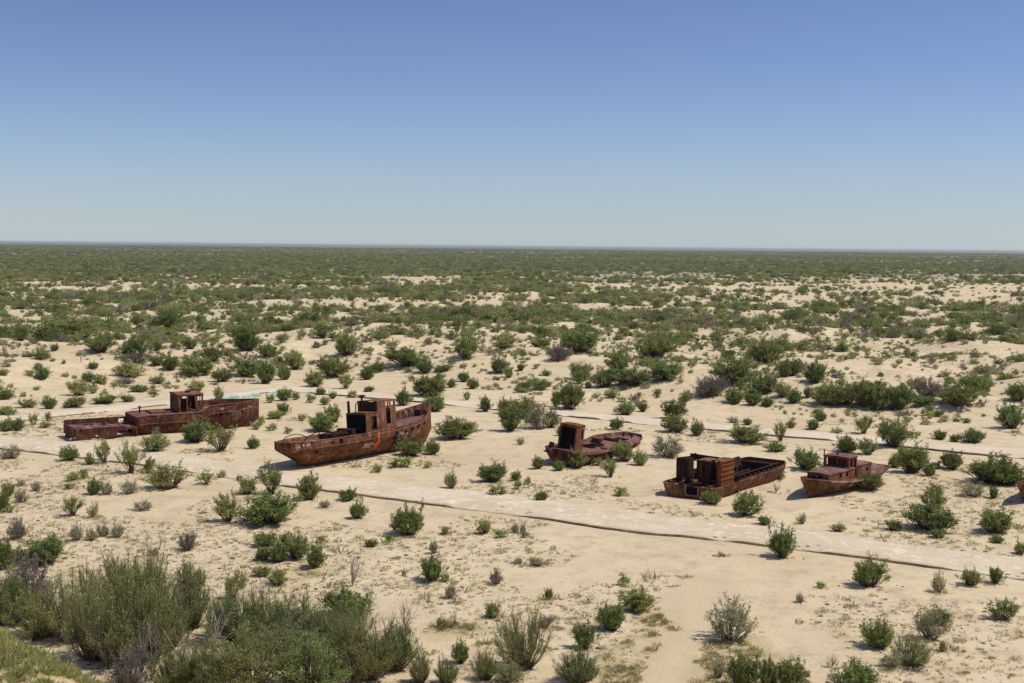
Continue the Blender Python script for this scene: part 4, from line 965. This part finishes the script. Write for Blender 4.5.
mb = MB(); mb.box((9.8, .1, 3.08), (.8, 2.3, 1.75)); mb.box((9.32, .5, 2.75), (.3, .7, .9)); mb.build('engine_casing', M['hole'], ho)
slab(ho, 'deckhouse_roof', 9.26, 10.9, -1.33, 1.33, 4.16, .05, M['rust_red'])
br = boxhouse(b2, 'bridge', 10.9, 13.4, -1.302, 1.302, 4.16, 1.0, M['rust_red'], star=[(1.15, 0, 1.75, .30), (1.15, .42, 1.6, .9), (1.85, .42, 2.35, .9)], port=[(1.5, .4, 2.2, .9)], aft=[(1.95, .15, 2.35, .85)], fore=[(.2, .4, .9, .9), (1.0, .4, 1.65, .9), (1.75, .4, 2.4, .9)])
slab(br, 'bridge_roof', 10.88, 13.44, -1.32, 1.32, 5.165, .06, M['rust_red'])
mb = MB(); mb.box((10.87, -.35, 4.70), (.04, 1.5, .78)); mb.build('dark_aft_plate', M['rust_dark'], br)
mb = MB(); mb.tube([(10.75, .55, 4.2), (10.75, .55, 5.6)], .09, 8); mb.tube([(10.75, .55, 5.55), (10.75, .55, 5.62), (10.75, .55, 5.82)], [.14, .26, .20], 10); mb.tube([(10.6, .9, 5.72), (10.9, .2, 5.72)], .08, 6); mb.build('searchlight_post', M['rust_dark'], b2)
mb = MB(); mb.tube([(10.3, 1.0, 4.2), (10.35, 1.0, 4.95), (10.65, .95, 5.2), (10.9, .9, 5.15)], .05, 6); mb.tube([(10.4, .75, 4.2), (10.5, .72, 4.95), (10.8, .7, 5.05)], .05, 6); mb.build('ladder_frame', M['rust_dark'], b2)
mb = MB(); mb.tube([(9.45, 1.05, 4.15), (9.45, 1.05, 5.35)], [.14, .13], 10); mb.build('exhaust_pipe', M['rust_dark'], b2)
# aft deck gear
mb = MB(); mb.box((6.6, .2, 2.42), (2.3, 1.7, .42)); mb.box((6.6, .2, 2.66), (2.0, 1.4, .05)); mb.build('hatch_coaming', M['rust_dark'], b2, bevel=.02)
mb = MB(); mb.tube([(7.9, -.9, 2.75), (7.9, .9, 2.75)], .22, 12)
for y_ in (-.95, 0, .95): mb.box((7.9, y_, 2.55), (.5, .08, .75))
mb.build('winch', M['rust_dark'], b2)
mb = MB(); mb.tube([(5.3, -.9, 2.3), (5.3, -.9, 2.9)], .06, 6); mb.tube([(5.3, .9, 2.3), (5.3, .9, 2.9)], .06, 6); mb.tube([(5.3, -.9, 2.88), (5.3, .9, 2.88)], .06, 6); mb.tube([(8.5, -.9, 2.86), (5.3, -.9, 2.88)], .04, 6); mb.build('gear_frame', M['rust_dark'], b2)
mb = MB(); mb.tube([(1.3 + 3.7 * k / 16, -1.3 - .7 * math.sin(math.pi * k / 32), 2.45 + .78 * math.sin(math.pi * k / 16) ** .7) for k in range(17)], .05, 6)
mb.tube([(1.1 + 3.0 * k / 16, 1.3, 2.45 + .5 * math.sin(math.pi * k / 16) ** .7) for k in range(17)], .04, 6); mb.build('stern_hoop', M['rust_dark'], b2)
mb = MB(); mb.box((1.75, 0, .72), (.55, .08, 1.35)); mb.tube([(1.7, 0, 1.5), (1.7, 0, .1)], .07, 8); mb.build('rudder', M['rust'], b2)
mb = MB(); ring = [(2.05 - .02 * math.sin(a), .42 * math.cos(a), .78 + .42 * math.sin(a)) for a in np.linspace(0, 2 * math.pi, 20)]; mb.tube(ring, .05, 6, False); mb.tube([(2.05, 0, .78), (2.9, 0, .80)], .10, 8)
for k in range(3):
    a = k * 2.094 + .5; mb.box((2.05, .2 * math.cos(a), .78 + .2 * math.sin(a)), (.05, .16, .38), Matrix.Rotation(a - math.pi / 2, 3, 'X'))
mb.build('propeller', M['strip'], b2)
mb = MB(); mb.tube([(-.05, -1.0, 1.72), (-.55, -1.0, 1.66)], .04, 6); mb.build('stern_rod', M['rust_dark'], b2)
for x, z_ in ((13.7, 2.02), (14.9, 2.2), (16.0, 2.34), (17.2, 2.5), (12.3, 2.1), (12.0, 1.7)): porthole(hu, bv, x, z_, .18)
porthole(hu, bv, 3.9, 2.15, .12); porthole(hu, bv, 4.9, 2.15, .26, square=True); porthole(hu, bv, 7.5, 1.75, .10); porthole(hu, bv, 2.2, 1.5, .15)
orange = [(9.62, 2.42), (9.95, 2.46), (9.98, 2.25), (9.86, 2.05), (9.88, 1.80), (10.12, 1.62), (10.22, 1.30), (10.10, 1.10), (10.34, .78), (10.18, .72), (9.96, .98), (9.88, .70), (9.74, .76), (9.78, 1.12), (9.46, 1.18), (9.32, 1.42), (9.62, 1.50), (9.70, 1.78), (9.62, 2.05)]
patch(bv, orange).build('orange_mark', M['orange'], hu); patch(bv, [(16.22, 2.0), (16.42, 2.25), (16.52, 1.72), (16.26, 1.45), (16.16, 1.75)]).build('orange_mark', M['orange'], hu)
def lines_at(ls, ox, oz, sx, sz): return [[(ox + a * sx, oz + b * sz) for a, b in l_] for l_ in ls]
W1 = [[(0, 0), (.05, 1), (.4, .4), (.75, 1), (.8, 0)], [(1.1, 0), (1.45, 1), (1.8, 0)], [(1.25, .4), (1.65, .4)], [(2.1, .9), (2.6, 1), (2.2, .5), (2.6, 0), (2.1, .05)], [(2.9, .5), (3.4, .5)]]
strokes(bv, lines_at(W1, 8.1, 1.12, .37, .45), .10).build('painted_letters', M['white'], hu)
W2 = [[(.9, 1), (.3, .9), (0, .45), (.2, 0), (.8, -.05)], [(1.1, 0), (1.15, .8), (1.6, .8), (1.6, 0)], [(2.0, .0), (2.0, .9)], [(2.3, .9), (2.35, 0)], [(.1, -.3), (1.0, -.75), (1.9, -.5)]]
strokes(bv, lines_at(W2, 12.7, 1.45, .6, .58), .11).build('painted_letters', M['white'], hu)
strokes(bv, lines_at([[(0, 0), (0, 1)], [(.35, 1), (.35, 0), (.8, 1), (.8, 0)], [(-.2, -.3), (1.9, -.1)], [(1.2, 0), (1.6, .9), (1.9, 0)]], 15.0, 1.5, .55, .55), .10).build('painted_letters', M['pale'], hu)
W3 = [[(.6, 1), (.05, .95), (.05, .55), (.55, .5), (.6, .05), (0, 0)], [(1.0, .45), (1.4, .45)], [(1.2, .85), (1.2, .1)], [(1.8, 0), (1.85, 1)], [(1.85, 1), (2.3, .1)], [(2.3, .1), (2.35, 1)]]
strokes(bv, lines_at(W3, .32, 2.02, .46, .36), .085).build('painted_letters', M['cream'], hu)

# ---- 3 the low boat with tall open-backed cabin -----------------------------------------------------------------
b3 = place('work_boat', (560.5, 467.5), (636, 442), 0.0, 'low rusty boat listing slightly with a tall open-backed cabin at its stern', 0.05, roll=5.5, pitch=3.2)
H = Hull([(0, 1.7, .5, 1.6, .3), (.5, 2.0, .2, 1.58, .3), (2, 2.25, 0, 1.55, .28), (7, 2.3, 0, 1.5, .28), (10.5, 2.1, 0, 1.55, .3), (13.5, 1.75, .1, 1.65, .34), (15.5, 1.35, .3, 1.72, .4), (16.6, .95, .5, 1.76, .45), (17.0, .6, .8, 1.78, .5)])
hu = H.shell(seed=8).build('hull', M['rust_deep'], b3, smooth=True, solid=.05); bv = bvh_of(hu)
def deckholes(x, y_): return any(abs(x - a) < c and abs(y_ - b) < d for a, b, c, d in ((5.0, -.25, .55, .5), (7.0, -.25, .6, .45), (3.9, 0.8, .4, .4), (13.4, -.1, .55, .5)))
mb = MB(); NX = 90; NY = 22
for i in range(NX):
    xa = .1 + 16.8 * i / NX; xb = .1 + 16.8 * (i + 1) / NX
    for j in range(NY):
        v_ = []
        for x, k in ((xa, j), (xb, j), (xb, j + 1), (xa, j + 1)):
            f_ = 2 * k / NY - 1; zt = float(H.at(x)[2][0]); hb = float(H.at(x)[0][0]); v_.append((x, f_ * (hb - .03), zt - .05 + .12 * (1 - f_ * f_) + .03 * (vnoise(x, f_ * 3, 6) - .5)))
        if not deckholes((v_[0][0] + v_[2][0]) / 2, (v_[0][1] + v_[2][1]) / 2): mb.add(v_, [(0, 1, 2, 3)])
mb.build('deck', M['deck'], b3, solid=.03)
H.rail(.1, 16.9, 0, .06).build('gunwale', M['rust_red'], b3)
H.bulwark(9.0, 16.9, lambda x: .05 + .26 * float(sstep(9.5, 11.5, x)), (1,)).build('bulwark', M['rust_red'], b3, solid=.04)
H.bulwark(14.8, 16.9, lambda x: .22, (-1,)).build('bulwark', M['rust_red'], b3, solid=.04)
for x, y_, a, b in ((5.0, -.25, .6, .55), (7.0, -.25, .65, .5), (13.4, -.1, .6, .55)):
    mb = MB(); z_ = 1.60
    mb.wall((x - a, y_ - b, z_), X_, Z_, 2 * a, .16, -.05); mb.wall((x - a, y_ + b, z_), X_, Z_, 2 * a, .16, .05); mb.wall((x - a, y_ - b, z_), Y_, Z_, 2 * b, .16, .05); mb.wall((x + a, y_ - b, z_), Y_, Z_, 2 * b, .16, .05); mb.build('hatch_coaming', M['rust_dark'], b3)
ca = boxhouse(b3, 'tall_cabin', .9, 2.55, -.80, 1.0, 1.55, 2.3, M['rust_red'], star=[(.95, 1.1, 1.35, 2.0)], aft=[(.1, .0, 1.58, 2.16)])
mb = MB()
for k in range(5): mb.box((2.42, -.6 + .36 * k, 2.7), (.1, .10, 2.1))
mb.box((1.6, -.70, 2.6), (.1, .06, 2.0)); mb.box((2.0, .3, 1.95), (.6, .7, .6)); mb.box((1.6, .935, 2.65), (1.5, .03, 2.0)); mb.box((2.44, .1, 2.65), (.03, 1.6, 2.1)); mb.build('cabin_ribs', M['rust_dark'], ca)
slab(ca, 'roof', .85, 2.6, -.86, 1.06, 3.855, .06, M['rust_orange'], sag=.02)
mb = MB(); mb.wall((16.95, -.75, 1.70), Y_, Z_, 1.5, .36, .05); mb.build('bow_plate', M['rust_red'], b3)
mb = MB(); mb.box((.25, 1.3, 1.85), (.3, .4, .6), Matrix.Rotation(.25, 3, 'Y')); mb.tube([(-.7, 1.2, 1.42), (.5, 1.2, 1.58)], .17, 8); mb.box((-.35, 1.2, 1.38), (.9, .6, .12)); mb.build('stern_bitts', M['rust_dark'], b3)
mb = MB(); mb.box((2.6, -1.55, 1.62), (2.8, .9, .09)); mb.build('side_plate', M['deck'], b3, bevel=.02)
mb = MB()
for x in (8.0, 9.4, 10.8, 12.2): mb.tube([(x, -2.05, 1.5), (x, -2.05, 1.78)], .07, 8)
mb.build('deck_posts', M['rust_dark'], b3)
H.rail(.2, 16, -.45, .06, (-1,)).build('rubbing_strake', M['rust_red'], b3)
mb = MB(); mb.box((9.2, .7, 1.78), (1.3, .9, .35), Matrix.Rotation(.2, 3, 'Z')); mb.box((9.2, .7, 1.99), (1.4, 1.0, .06), Matrix.Rotation(.2, 3, 'Z')); mb.build('skylight_box', M['rust'], b3)
mb = MB(); mb.tube([(11.2, -.6, 1.75), (11.2, .7, 1.75)], .2, 12)
for y_ in (-.65, .75): mb.box((11.2, y_, 1.75), (.5, .07, .5))
mb.build('winch', M['rust_dark'], b3)
mb = MB(); mb.tube([(15.0, -.5, 1.75), (15.0, -.5, 2.15)], .09, 8); mb.tube([(15.0, .4, 1.75), (15.0, .4, 2.15)], .09, 8); mb.tube([(15.0, -.75, 2.0), (15.0, .65, 2.0)], .06, 6); mb.build('mooring_bitts', M['rust_dark'], b3)
mb = MB(); mb.tube([(3.2, 1.2, 1.7), (5.9, 1.5, 1.78), (8.3, 1.35, 1.75)], .06, 6); mb.box((6.2, -1.4, 1.66), (1.1, .6, .05), Matrix.Rotation(.5, 3, 'Z')); mb.box((12.3, -1.0, 1.72), (.9, .5, .05), Matrix.Rotation(.9, 3, 'Z')); mb.build('deck_scrap', M['rust'], b3)

# ---- 4 the open barge ---------------------------------------------------------------------------------------------
b4 = place('open_barge', (688, 499.5), (780, 470.5), 0.0, 'rusty flat barge with an open hold and ruined cabin walls near its stern', 0.10)
H = Hull([(0, 2.25, .12, 1.22, .13), (.4, 2.4, .02, 1.25, .13), (4, 2.42, 0, 1.25, .12), (10.8, 2.42, 0, 1.30, .12), (12.6, 2.34, .02, 1.38, .13), (13.8, 2.1, .06, 1.48, .14), (14.3, 1.8, .12, 1.53, .15), (14.45, 1.62, .14, 1.55, .15)])
mb = H.shell(seed=12)
hu = mb.build('hull', M['rust'], b4, smooth=False, solid=.05); bv = bvh_of(hu)
for p in hu.data.polygons: p.use_smooth = abs(p.normal.x) < .8
mb = MB()
for i in range(40):
    for j in range(24):
        x = .06 + 4.2 * i / 40; y_ = -2.36 + 4.72 * j / 24
        if (.15 < x < 1.15 and -.9 < y_ < .15) or (.9 < x < 1.4 and 1.3 < y_ < 1.8): continue
        q = [(x, y_), (x + .105, y_), (x + .105, y_ + 4.72 / 24), (x, y_ + 4.72 / 24)]
        mb.add([(a, max(min(b, 2.36), -2.36), 1.12 + .06 * (vnoise(a * 1.3, b * 1.3, 2) - .5)) for a, b in q], [(0, 1, 2, 3)])
mb.build('aft_deck', M['deck'], b4, solid=.03); H.deck(12.85, 14.4, .30).build('foredeck', M['rust_dark'], b4)
mb = MB(); mb.box((8.5, 0, .25), (8.5, 3.7, .05)); mb.build('hold_floor', M['rust_dark'], b4)
mb = MB(); mb.wall((4.25, -2.3, .25), Y_, Z_, 4.6, 1.2, .05); mb.wall((12.8, -1.9, .25), Y_, Z_, 3.8, 1.15, .05)
mb.wall((4.3, -1.85, .28), X_, Z_, 8.5, 1.25, -.05); mb.wall((4.3, 1.85, .28), X_, Z_, 8.5, 1.42, .05); mb.build('hold_coaming', M['rust_dark'], b4)
mb = MB()
for sd in (-1, 1):
    mb.add([(4.3, sd * 2.36, 1.24), (11, sd * 2.36, 1.29), (12.8, sd * 2.26, 1.38), (12.8, sd * 1.86, 1.36), (4.3, sd * 1.87, 1.24)], [(0, 1, 2, 3, 4)])
mb.build('side_deck', M['rust_dark'], b4, solid=.03)
mb = MB()
for k in range(10):
    x = 4.9 + k * .86
    mb.box((x, -2.0, 1.40), (.10, .30, .26)); mb.box((x, 1.70, 1.0), (.10, .22, 1.1)); mb.box((x, -1.72, .85), (.10, .2, 1.1))
mb.tube([(4.4, -1.87, 1.56), (12.7, -1.86, 1.58)], .07, 6); mb.tube([(4.4, 1.87, 1.72), (12.7, 1.86, 1.72)], .07, 6); mb.build('coaming_stays', M['rust_dark'], b4)
mb = MB()
for k in range(3): mb.tube([(6 + k * 2.2, -1.8, .75), (6 + k * 2.2, 1.8, .75)], .09, 6)
mb.tube([(5, .4, .8), (12, .5, .85)], .10, 6); mb.build('hold_beams', M['rust_dark'], b4)
# ruined cabin
mb = MB(); y0, y1 = -2.2, 1.8
mb.wall((1.25, .75, 1.12), Y_, Z_, 1.05, 2.0, .06, [(.25, .15, .5, .5)]); mb.wall((1.25, 1.8, 1.12), X_, Z_, 2.2, 2.0, .06, [(.3, .9, .7, 1.4), (1.45, .25, 2.21, 1.55)], top=lambda u: 1 - .03 * u); mb.wall((1.31, .75, 1.12), X_, Z_, .85, 2.0, .06, [(.3, .2, .6, .7)])
mb.build('cabin_wall', M['rust_dark'], b4)
mb = MB(); mb.wall((1.25, -1.15, 1.12), Y_, Z_, .98, 1.98, .06, [(.2, 1.1, .6, 1.6)]); mb.wall((1.31, -1.15, 1.12), X_, Z_, 1.0, 1.98, .06); mb.wall((1.31, -.23, 1.12), X_, Z_, 1.0, 1.98, .06, [(.2, .3, .7, 1.0)]); cw = mb.build('cabin_wall', M['rust_dark'], b4)
slab(cw, 'roof_remnant', 1.15, 2.5, -1.2, -.12, 3.105, .05, M['deck'])
mb = MB(); mb.wall((1.25, -2.2, 1.12), X_, Z_, 2.3, 1.98, -.06); mb.wall((1.25, -2.14, 1.12), Y_, Z_, .30, 1.96, .06)
for k in range(5): mb.box((2.4, -2.29, 1.35 + .38 * k), (2.26, .05, .05))
cw = mb.build('cabin_wall', M['rust_orange'], b4); slab(cw, 'roof_remnant', 1.6, 3.6, -2.28, -1.1, 3.105, .05, M['rust_orange'])  # sunlight put into this wall's orange colour; other cabin walls are darker rust
mb = MB(); mb.wall((3.5, -.9, 1.12), Y_, Z_, 2.66, 2.02, .06, [(.2, 1.0, 1.25, 1.85), (2.05, .2, 2.67, 1.6), (1.4, .2, 1.9, .8)], top=lambda u: 1 + .012 * u); mb.wall((3.5, -2.14, 1.12), Y_, Z_, 1.2, 1.3, .06, [(.3, .7, .8, 1.1)]); mb.wall((3.58, -2.2, 2.45), X_, Z_, 1.2, .62, -.05); mb.wall((3.58, 1.8, 2.5), X_, Z_, 1.0, .6, .05); mb.build('cabin_wall', M['rust_dark'], b4)
mb = MB(); mb.tube([(1.28, -1.1, 3.08), (1.28, -2.1, 3.08)], .05, 6); mb.tube([(1.28, .75, 3.08), (1.28, -.2, 3.08)], .05, 6); mb.tube([(1.28, -1.1, 1.55), (1.28, -2.1, 1.6)], .05, 6); mb.box((2.2, -1.5, 1.3), (.8, .7, .4)); mb.build('cabin_frame', M['rust_dark'], b4)
mb = MB(); mb.tube([(.75, -.4, .7), (.70, -.4, 1.35)], .32, 14); mb.tube([(.70, -.4, 1.35), (.70, -.4, 1.42)], .42, 14); mb.build('engine_drum', M['rust_dark'], b4)
mb = MB(); mb.box((.5, .9, 1.24), (.6, .35, .2), Matrix.Rotation(.3, 3, 'Z')); mb.box((.35, 1.7, 1.28), (.5, .6, .12), Matrix.Rotation(.2, 3, 'Y')); mb.box((.7, -1.7, 1.26), (1.2, .25, .14)); mb.box((1.0, -1.2, 1.22), (.4, .3, .16)); mb.build('deck_scrap', M['rust_dark'], b4)
mb = MB(); mb.box((-.045, -.35, .82), (.04, 1.0, .62)); mb.build('transom_opening_shade', M['hole'], hu)  # solid plate coloured near-black as the shade of a hole in the transom
mb = MB(); mb.box((-.05, -.35, .48), (.07, 1.1, .07)); mb.box((-.05, -.9, .82), (.07, .07, .7)); mb.box((-.05, .2, .82), (.07, .07, .7)); mb.build('opening_rim', M['strip'], hu)
mb = MB()
for sd in (-1, 1): mb.tube([(x, sd * (H.y_at(x, 1.1) + .03), float(H.at(x)[2][0]) - .02) for x in np.linspace(.1, 14.4, 40)], .06, 6)
mb.build('gunwale', M['rust'], b4)

# ---- 5 / 6 the small launches ------------------------------------------------------------------------------------
def launch(a, b, xa, label, full=True, sink=.1, roll=0):
    bo = place('cabin_launch', a, b, xa, label, sink, roll=roll)
    H = Hull([(1.8, 1.35, .6, 1.56, .42), (2.1, 1.62, .42, 1.53, .48), (2.8, 1.8, .1, 1.45, .54), (4.2, 1.9, 0, 1.28, .54), (7, 1.95, 0, 1.18, .54), (10, 1.75, 0, 1.32, .58), (12, 1.3, .02, 1.52, .68), (13.2, .85, .06, 1.68, .80), (13.95, .45, .80, 1.80, .85), (14.75, .04, 1.72, 1.92, .9)])
    hu = H.shell(seed=21).build('hull', M['rust_brown'], bo, smooth=True, solid=.05); bv = bvh_of(hu)
    H.deck(1.95, 14.0, .06, 36).build('deck', M['deck'], bo); H.rail(1.9, 14.65, 0, .055).build('gunwale', M['rust_red'], bo)
    H.rail(6.5, 12.2, -.07, .10, (1,)).build('rubbing_strip', M['strip'], bo); H.rail(2.0, 6.5, -.07, .08, (1,)).build('rubbing_strip', M['rust'], bo); H.rail(2.0, 12.2, -.07, .08, (-1,)).build('rubbing_strip', M['rust'], bo)
    H.bulwark(12.3, 14.6, lambda x: .10, (-1, 1)).build('bow_bulwark', M['rust_dark'], bo, solid=.04)
    # trunk cabin, narrowing forward, with real portlights
    x0, x1, wa, wf, z0, h = 8.0, 12.0, 1.28, .95, 1.2, .82
    mb = MB(); L_ = math.hypot(x1 - x0, wa - wf)
    for sd in (-1, 1):
        mb.wall((x0, sd * wa, z0), (x1 - x0, sd * (wf - wa), 0), Z_, L_, h, sd * .05, [(1.05, .32, 1.38, .66), (2.05, .32, 2.38, .66)])
    mb.wall((x1 - .02, -wf + .04, z0), Y_, Z_, 2 * wf - .08, h, .05, [(.38, .28, .78, .62), (.95, .28, 1.35, .62)])
    tc_ = mb.build('trunk_cabin', M['rust_red'], bo)
    mb = MB(); n = 9
    for k in (0, 1):
        for i in range(n):
            x = x0 - .05 + (x1 - x0 + .15) * i / (n - 1); w_ = wa + (wf - wa) * i / (n - 1) + .06
            for j in range(n): f_ = 2 * j / (n - 1) - 1; mb.v.append((x, f_ * w_, z0 + h + .004 + k * .05 + .10 * (1 - f_ * f_) - .015 * i))
    for i in range(n - 1):
        for j in range(n - 1):
            q = i * n + j; mb.f.append((q, q + n, q + n + 1, q + 1)); q += n * n; mb.f.append((q, q + 1, q + n + 1, q + n))
        for p, q in ((i * n, (i + 1) * n), (i * n + n - 1, (i + 1) * n + n - 1), (i, i + 1), ((n - 1) * n + i, (n - 1) * n + i + 1)): mb.f.append((p, q, q + n * n, p + n * n))
    mb.build('trunk_roof', M['deck'], tc_)
    mb = MB()
    for y_ in (-.36, .21): mb.add([(x1 + .034, y_ + a, z0 + b) for a, b in ((-.03, .24), (.50, .24), (.50, .28), (-.03, .28))], [(0, 1, 2, 3)]); mb.add([(x1 + .034, y_ + a, z0 + b) for a, b in ((-.03, .62), (.50, .62), (.50, .66), (-.03, .66))], [(0, 1, 2, 3)]); mb.add([(x1 + .034, y_ + a, z0 + b) for a, b in ((-.03, .26), (.02, .26), (.46, .64), (.40, .64))], [(0, 1, 2, 3)])
    mb.build('window_trim', M['pale'], tc_, solid=.01)
    # steering cabin
    wh = boxhouse(bo, 'steering_cabin', 7.3, 8.75, -1.12, 1.12, 1.2, 1.72, M['rust_red'], fore=[(.14, .90, 1.05, 1.62), (1.15, .90, 2.0, 1.62)], port=[(.12, .05, .62, 1.55), (.78, .92, 1.32, 1.60)], star=[(.85, .95, 1.2, 1.60)])
    slab(wh, 'roof', 7.2, 8.9, -1.2, 1.2, 2.925, .06, M['deck'])
    mb = MB(); mb.tube([(8.6, -1.2, 2.0), (8.6, -1.2, 3.4)], .045, 6); mb.tube([(8.2, -.2, 2.98), (8.2, -.2, 3.2)], .09, 8); mb.build('antenna_post', M['rust_dark'], bo)
    ac = boxhouse(bo, 'aft_cabin', 4.75, 7.28, -1.2, 1.2, 1.15, .95, M['rust_red'], port=[(.62, .35, .98, .7)], star=[(.6, .35, 1.2, .7), (1.5, .35, 2.1, .7)], aft=[(.7, .05, 1.4, .85)])
    slab(ac, 'roof', 4.65, 7.30, -1.27, 1.27, 2.105, .05, M['deck'])
    mb = MB(); mb.wall((2.6, -.7, 1.14), X_, Z_, 1.2, .22, -.05); mb.wall((2.6, .7, 1.14), X_, Z_, 1.2, .22, .05); mb.wall((2.6, -.7, 1.14), Y_, Z_, 1.4, .22, .05); mb.wall((3.8, -.7, 1.14), Y_, Z_, 1.4, .22, .05); mb.build('hatch_coaming', M['rust'], bo)
    mb = MB(); mb.tube([(13.0, -.3, 1.7), (13.0, -.3, 2.0)], .07, 8); mb.tube([(13.0, .3, 1.7), (13.0, .3, 2.0)], .07, 8); mb.tube([(13.0, -.42, 1.9), (13.0, .42, 1.9)], .05, 6); mb.build('mooring_bitts', M['rust_dark'], bo)
    H.bulwark(1.9, 4.2, lambda x: .26 * float(1 - sstep(2.6, 4.2, x)) + .02, (-1, 1)).build('stern_rail', M['rust'], bo, solid=.04)
    if full: strokes(bv, [[(9.0, .98), (9.25, .72)], [(9.0, .80), (9.3, .86)], [(9.12, 1.02), (9.18, .7)]], .07, 1).build('white_fleck', M['white'], hu)
    return bo
launch((877, 478.5), (808.5, 499), .9, 'small rusty launch with stepped cabins, pinkish roofs and a pale rubbing strip', True, .1)
launch((1096, 486), (1021, 505.5), .9, 'rusty boat of which only the bow shows at the right edge', False, .1)

# ---- turquoise kerb pieces on the far path's corner ------------------------------------------------------------
def kerb_piece(pa, pb, label, gap=()):
    A, _ = px_ground(*pa); B, _ = px_ground(*pb); d_ = B - A; L_ = math.hypot(d_[0], d_[1]); an_ = math.atan2(d_[1], d_[0])
    mb = MB(); n = max(2, int(L_ / 1.1))
    for k in range(n):
        if k in gap: continue
        mb.box((L_ * (k + .5) / n, .05 * ((k * 5) % 3 - 1), .08 + .03 * ((k * 3) % 4)), (L_ / n - .10, .22, .36), Matrix.Rotation(.07 * ((k * 7) % 3 - 1), 3, 'Z') @ Matrix.Rotation(.05 * ((k * 5) % 3 - 1), 3, 'Y'))
    o = mb.build('painted_kerb', M['turq'], None, bevel=.03); o.location = (A[0], A[1], float(terrain(A[0], A[1]))); o.rotation_euler = (0, 0, an_)
    tag(o, label, 'kerb', 'turquoise painted kerbs')
kerb_piece((222, 399.5), (239, 398), 'turquoise painted kerb just behind the long boat\'s bow, lowest piece', (3,))
kerb_piece((243, 397.8), (261, 396.3), 'turquoise painted kerb behind the long boat\'s bow tip, middle piece', (2, 6))
kerb_piece((266, 395.4), (279, 393.6), 'short turquoise painted kerb nearest the corner of the far path', (4,))
# ---- thin desert haze over the plain
mb = MB(); mb.box((0, 0, 5.0), (93000, 93000, 36.0))
hz = mb.build('haze', None, None); t = NT('thin_haze'); pv = t.n('ShaderNodeVolumePrincipled'); pv.inputs['Color'].default_value = (0.84, 0.90, 0.90, 1); pv.inputs['Density'].default_value = 4.5e-5; pv.inputs['Anisotropy'].default_value = 0.2
t.l(pv.outputs[0], t.out.inputs['Volume']); hz.data.materials.append(t.m); tag(hz, 'thin pale haze over the far plain', None, None, 'stuff')
